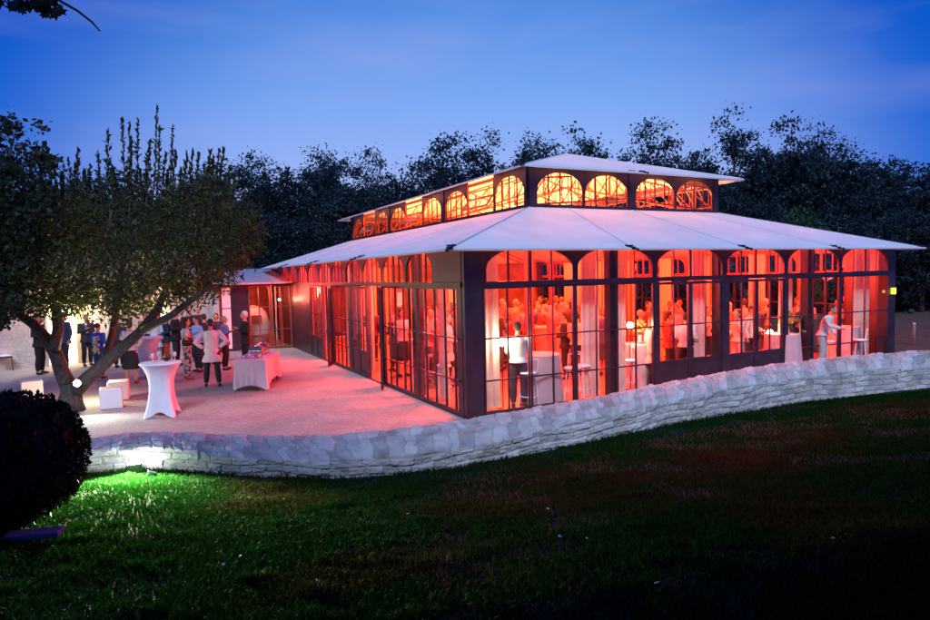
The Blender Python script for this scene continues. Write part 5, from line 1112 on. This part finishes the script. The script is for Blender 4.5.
# old willow-leaved tree with forked trunk
tb = gp(70, 411); td = (tb-CAM).dot(fw)
wt = empty('willow_leaved_tree', tuple(tb), 'old forked tree with narrow leaves and upright shoots on the terrace, floodlit from its fork', 'tree'); off = tuple(tb)
def q_(x, y, dd=0): return dp(x, y, td+dd)
tm = MB()
tm.tube([tb+Vector((0, 0, -.1)), q_(70, 402), q_(71, 392), q_(70, 384)], [.34, .25, .20, .19], 12)
tm.tube([q_(70, 388), q_(62, 372, .0), q_(55, 352, .1), q_(46, 338, .1), q_(33, 324, .2), q_(15, 312, .3), q_(-5, 296, .4), q_(-20, 270, .4)], [.18, .15, .135, .12, .10, .08, .06, .04], 10)
tm.tube([q_(54, 350), q_(58, 330), q_(56, 305, .2), q_(62, 270, .3), q_(66, 230, .4), q_(70, 195, .4)], [.12, .11, .09, .07, .05, .02], 8)
tm.tube([q_(74, 392), q_(88, 378, -.1), q_(104, 364, -.2), q_(122, 348, -.3), q_(140, 332, -.4), q_(156, 312, -.4), q_(168, 285, -.3), q_(180, 250, -.2), q_(192, 215)], [.17, .145, .13, .115, .10, .085, .07, .045, .02], 10)
tm.tube([q_(104, 364, -.2), q_(112, 335, .5), q_(118, 300, .9), q_(124, 250, 1.1), q_(128, 200, 1.1)], [.09, .08, .07, .05, .02], 8)
tm.tube([q_(140, 332, -.4), q_(172, 315, -1.), q_(205, 290, -1.2), q_(226, 258, -1.)], [.09, .07, .05, .02], 8)
tm.tube([q_(56, 305, .2), q_(80, 285, -.6), q_(104, 250, -1.1), q_(112, 210, -1.1)], [.08, .06, .05, .02], 8)
tm.tube([q_(118, 300, .9), q_(145, 270, 1.4), q_(150, 220, 1.6), q_(152, 190, 1.6)], [.06, .05, .035, .02], 7)
tm.build('trunk', M['bark'], wt, off, smooth=True)
r = np.random.RandomState(21)
xs_ = np.array([-12, 12, 35, 60, 90, 120, 150, 175, 200, 225, 246, 256]); tp = np.array([245, 215, 200, 205, 196, 188, 186, 184, 182, 186, 196, 232]); bt_ = np.array([296, 304, 311, 313, 309, 313, 313, 308, 298, 288, 258, 240])
pts = []; K = 2000
cx2 = xs_[0]+(xs_[-1]-xs_[0])*r.rand(K)**.9; t_, b2 = np.interp(cx2, xs_, tp), np.interp(cx2, xs_, bt_); v_ = r.rand(K); cy2 = t_+(b2-t_)*v_
rad = 2.4*np.sqrt(np.clip(1-((cx2-125)/145)**2, .05, 1)); dd_ = (2*r.rand(K)-1)*rad*np.sqrt(np.clip(np.sin(np.pi*np.clip(v_*.8+.12, 0, 1)), .1, 1))
keep = (vnoise(cx2/9., cy2/9., 3) < .30+.40*v_) | (r.rand(K) < .10)
cen_ = np.array([tuple(q_(a, b, c)) for a, b, c in zip(cx2[keep], cy2[keep], dd_[keep])])
pl = cen_[:, None]+r.normal(size=(len(cen_), 20, 3))*np.array([.13, .13, .15]); dirs = np.repeat(r.normal(size=(len(cen_), 3))*.5+np.array([0, 0, .5]), 20, 0)
leaves('crown', pl.reshape(-1, 3), .125, .30, M['leaf_olive'], wt, off, 3, dirs=dirs)
sh = MB(); sp_ = []; sd_ = []
SH = [(48, 150), (54, 168), (68, 158), (75, 163), (78, 148), (84, 170), (98, 152), (108, 130), (112, 165), (122, 118), (129, 122), (131, 138), (138, 118), (146, 160), (157, 105), (160, 125), (166, 152), (173, 124), (176, 150), (187, 152), (193, 150), (199, 152), (210, 150), (214, 156), (219, 150), (224, 148), (230, 165), (236, 172), (90, 165), (62, 172), (140, 168), (150, 140), (205, 165), (116, 178), (40, 165), (181, 168), (33, 175), (168, 170)]
for i, (x, y) in enumerate(SH):
    d_ = r.uniform(-1.5, 1.5); x0 = x+(125-x)*.10+r.uniform(-4, 4); a_ = q_(x0, 232, d_); m_ = q_(x+(x0-x)*.5+r.uniform(-2, 2), (232+y)/2, d_); b_ = q_(x, y, d_)
    sh.tube([a_, m_, b_], [.022, .013, .005], 5)
    for u in np.arange(.0, 1.0, .009):
        p = (a_.lerp(m_, u*2) if u < .5 else m_.lerp(b_, u*2-1)); e_ = r.normal(size=3)*.06*(1.15-u); sp_.append(np.array(p)+e_); sd_.append(np.array([e_[0]*12, e_[1]*12, .8]))
sh.build('shoots', M['bark'], wt, off); leaves('shoot_leaves', sp_, .13, .34, M['leaf_olive'], wt, off, 5, dirs=sd_)
# lamp strapped in the fork
fq = q_(77, 383, -.42); t = empty('tree_floodlight', tuple(fq), 'dazzling white floodlight fixed in the fork of the old tree', 'lamp')
cdir = (CAM-fq).normalized(); rz_ = math.atan2(cdir.y, cdir.x)+math.pi/2; t.rotation_euler = (0, 0, rz_)
m = MB(); m.tube([(0, .08, 0), (0, -.035, 0)], [.06, .075], 16); m.build('housing', M['darkmetal'], t, smooth=False); m = MB(); m.tube([(0, -.036, 0), (0, -.045, 0)], [.07, .066], 16); m.build('lens', M['floodlens'], t)
m = MB(); m.tube([(0, .06, -.02), (0, .30, -.08)], .018, 6); m.build('bracket', M['darkmetal'], t)
lamp('tree_light', 'SPOT', tuple(fq+cdir*.10), 200, (1, .94, .80), .06, aim=tuple(fq+cdir*3+Vector((0, 0, -1.3))), spot=140)
lamp('tree_light', 'SPOT', tuple(q_(112, 352, .9)), 1000, (1, .84, .30), .08, aim=tuple(q_(140, 240)), spot=110)
lamp('tree_light', 'POINT', tuple(q_(84, 372, .9)), 110, (1, .8, .5), .1)
# dark round-leaved tree at the far left
lt = dp(-70, 330, 13.5); lt.z = 0; t = empty('broadleaf_tree', tuple(lt), 'dark round-leaved tree at the left edge, its trunk outside the frame', 'tree'); off = tuple(lt)
tm = MB(); L0 = lambda x, y, d=0: dp(x, y, 13.5+d)
tm.tube([lt, L0(-68, 320), L0(-60, 280), L0(-40, 240), L0(-10, 195), L0(12, 150)], [.2, .17, .14, .10, .06, .02], 9); tm.tube([L0(-60, 290), L0(-30, 255), L0(5, 235), L0(35, 200)], [.1, .08, .05, .02], 7); tm.tube([L0(5, 235), L0(25, 190), L0(38, 140)], [.04, .03, .01], 6); tm.tube([L0(-10, 195), L0(8, 160), L0(17, 128)], [.04, .03, .01], 6)
tm.build('trunk', M['bark_dark'], t, off, smooth=True)
r = np.random.RandomState(5); K = 1500; xx = -110+175*r.rand(K); yy = 118+205*r.rand(K)
edge = np.interp(yy, [118, 130, 150, 165, 200, 240, 280, 300, 325], [24, 42, 44, 52, 50, 46, 30, 18, 5])+7*np.sin(yy/6.); kp = (xx < edge) & ~((yy < 150) & (xx < 10-(yy-118)*1.2) & (xx > -60)) & (vnoise(xx/10., yy/10., 9) < np.interp(yy, [118, 200, 230], [.50, .62, 1.1]))
ce = np.array([tuple(L0(a, b, c)) for a, b, c in zip(xx[kp], yy[kp], (2*r.rand(kp.sum())-1)*1.6)])
leaves('crown', (ce[:, None]+r.normal(size=(len(ce), 22, 3))*.10).reshape(-1, 3), .10, .75, M['leaf_dark'], t, off, 6)
# clipped round bush on the lawn
bc_ = dp(-12, 462, 5.35); gz = float(lawn_z([bc_.x], [bc_.y])[0]); t = empty('round_bush', (bc_.x, bc_.y, gz), 'large dark clipped round bush on the lawn at the left edge', 'bush'); off = (bc_.x, bc_.y, gz)
m = MB(); hz_ = (dp(-4, 389, 5.35).z-gz)/2; cz_ = gz+hz_; m.ell((bc_.x, bc_.y, cz_), (.64, .64, hz_*.91), nu=28, nv=18); ob = m.build('inner_dark_ball', M['leaf_bush'], t, off, smooth=True)  # added solid ball that keeps the inside of the bush dark
u = r.normal(size=(16000, 3)); u /= np.linalg.norm(u, axis=1)[:, None]; rr2 = .86+.13*r.rand(16000)+.16*(vnoise(u[:, 0]*4+9+u[:, 2]*3, u[:, 1]*4+9-u[:, 2]*3, 4)-.5); P3 = np.array([bc_.x, bc_.y, cz_])+u*rr2[:, None]*np.array([.73, .73, hz_]); P3 = P3[P3[:, 2] > gz-.02]
leaves('foliage', P3, .055, .5, M['leaf_bush'], t, off, 9, dirs=u[:len(P3)]*.8+np.array([0, 0, .4]))
# overhanging branch tip, tree stands left of the camera
tc_ = Vector((CX, CY, 0))+Vector(f3.tolist())*1.2-rt0*6.2; tz_ = float(lawn_z([tc_.x], [tc_.y])[0]); t = empty('overhanging_tree', (tc_.x, tc_.y, tz_), 'dark lobed leaves and bare twig of a tree reaching into the top left corner', 'tree'); off = (tc_.x, tc_.y, tz_)
D0 = 4.2; B0 = lambda x, y, d=0: dp(x, y, D0+d)
m = MB(); m.tube([(tc_.x, tc_.y, tz_-.2), (tc_.x+.1, tc_.y, 3.2), (tc_.x+.4, tc_.y+.3, 5.6)], [.2, .15, .09], 9); m.tube([(tc_.x+.1, tc_.y+.05, 4.2), tuple(B0(-300, -60)), tuple(B0(-120, -50)), tuple(B0(0, -18)), tuple(B0(40, -12)), tuple(B0(62, 2)), tuple(B0(78, 11)), tuple(B0(92, 22)), tuple(B0(100, 31))], [.09, .06, .04, .016, .012, .009, .008, .007, .004], 7)
for x, y in ((10, 8), (25, 10), (45, 12), (30, -20), (-40, -10), (-90, -20)): m.tube([tuple(B0(x-18, -22)), tuple(B0(x, y))], [.007, .003], 5)
m.build('trunk', M['bark_dark'], t, off, smooth=True)
def maple(m, c, s_, rr_):
    rot = Matrix.Rotation(rr_.uniform(0, 6.28), 3, 'Y') @ Matrix.Rotation(rr_.uniform(-.9, .9), 3, 'X') @ Matrix.Rotation(rr_.uniform(-.7, .7), 3, 'Z'); R0 = Matrix(((rt.x, up.x, -fw.x), (rt.y, up.y, -fw.y), (rt.z, up.z, -fw.z))) if False else Matrix.Identity(3)
    prof = [(0, -.5), (.22, -.25), (.55, -.3), (.42, -.02), (.62, .25), (.25, .22), (0, .62), (-.25, .22), (-.62, .25), (-.42, -.02), (-.55, -.3), (-.22, -.25)]
    o_ = len(m.v); m.v.append(tuple(c)); 
    for a, b in prof: m.v.append(tuple(Vector(c)+rot @ Vector((a*s_, .06*s_*abs(a), b*s_))))
    for k in range(12): m.f.append((o_, o_+1+k, o_+1+(k+1) % 12))
m = MB(); rr_ = random.Random(2)
for x, y, n_ in ((-5, 0, 5), (16, 4, 6), (24, 9, 5), (37, 3, 6), (45, 8, 6), (50, 15, 4), (56, 10, 4), (50, 0, 6), (30, -6, 7), (10, -8, 6), (-40, -5, 14), (-80, -20, 16), (-130, -30, 20), (60, -12, 5)):
    for k in range(n_): maple(m, B0(x+rr_.uniform(-6, 6), y+rr_.uniform(-4, 3), rr_.uniform(-.2, .2)), .075*rr_.uniform(.7, 1.1), rr_)
for k in range(500): 
    p = Vector((tc_.x+.3, tc_.y+.2, 6.0))+Vector((rr_.gauss(0, .9), rr_.gauss(0, .9), rr_.gauss(0, .6))); maple(m, p, .09, rr_)
m.build('foliage', M['leaf_dark'], t, off)
r = np.random.RandomState(77); bl = []
for k in range(34):
    la = r.uniform(-9, 11); bk = r.uniform(-8, -.6 if la < 1.5 else 2.2); c_ = Vector((CX, CY, 0))+Vector(f3.tolist())*bk+rt0*la; bl.append(((c_.x, c_.y, r.uniform(6.6, 8.8)), (1.9, 1.9, 1.2)))
leaves('crown', clumps(r, bl, 60, 520, .5), .36, .8, M['leaf_dark'], t, off, 31)  # wide canopy added overhead, out of view, to shade the foreground lawn
m = MB()
for c_, rd in bl[::3]: m.tube([(tc_.x+.3, tc_.y+.2, 5.2), (c_[0]*.5+tc_.x*.5, c_[1]*.5+tc_.y*.5, c_[2]*.5+3.2), c_], [.09, .06, .02], 6)
m.build('shade_canopy_bough', M['bark_dark'], t, off)  # limbs holding up the added shade canopy
# specks on the lawn: fallen petals
for k, (x, y) in enumerate(((548, 510), (587, 540), (284, 500), (408, 515), (240, 558), (318, 583), (560, 538), (223, 566), (833, 540), (657, 585))):
    zz = .8; 
    for it in range(5): p = gp(x, y, zz); zz = float(lawn_z([p.x], [p.y])[0])+.03
    m = MB(); m.ell((0, 0, 0), (.016, .010, .004), nu=6, nv=4); o = m.build('fallen_petal', M['cube']); o.location = p+Vector((0, 0, .012)); o.rotation_euler = (.5, .3, k); tag(o, 'tiny pale petal fallen on the dark lawn', 'petal', 'fallen petals on the lawn')
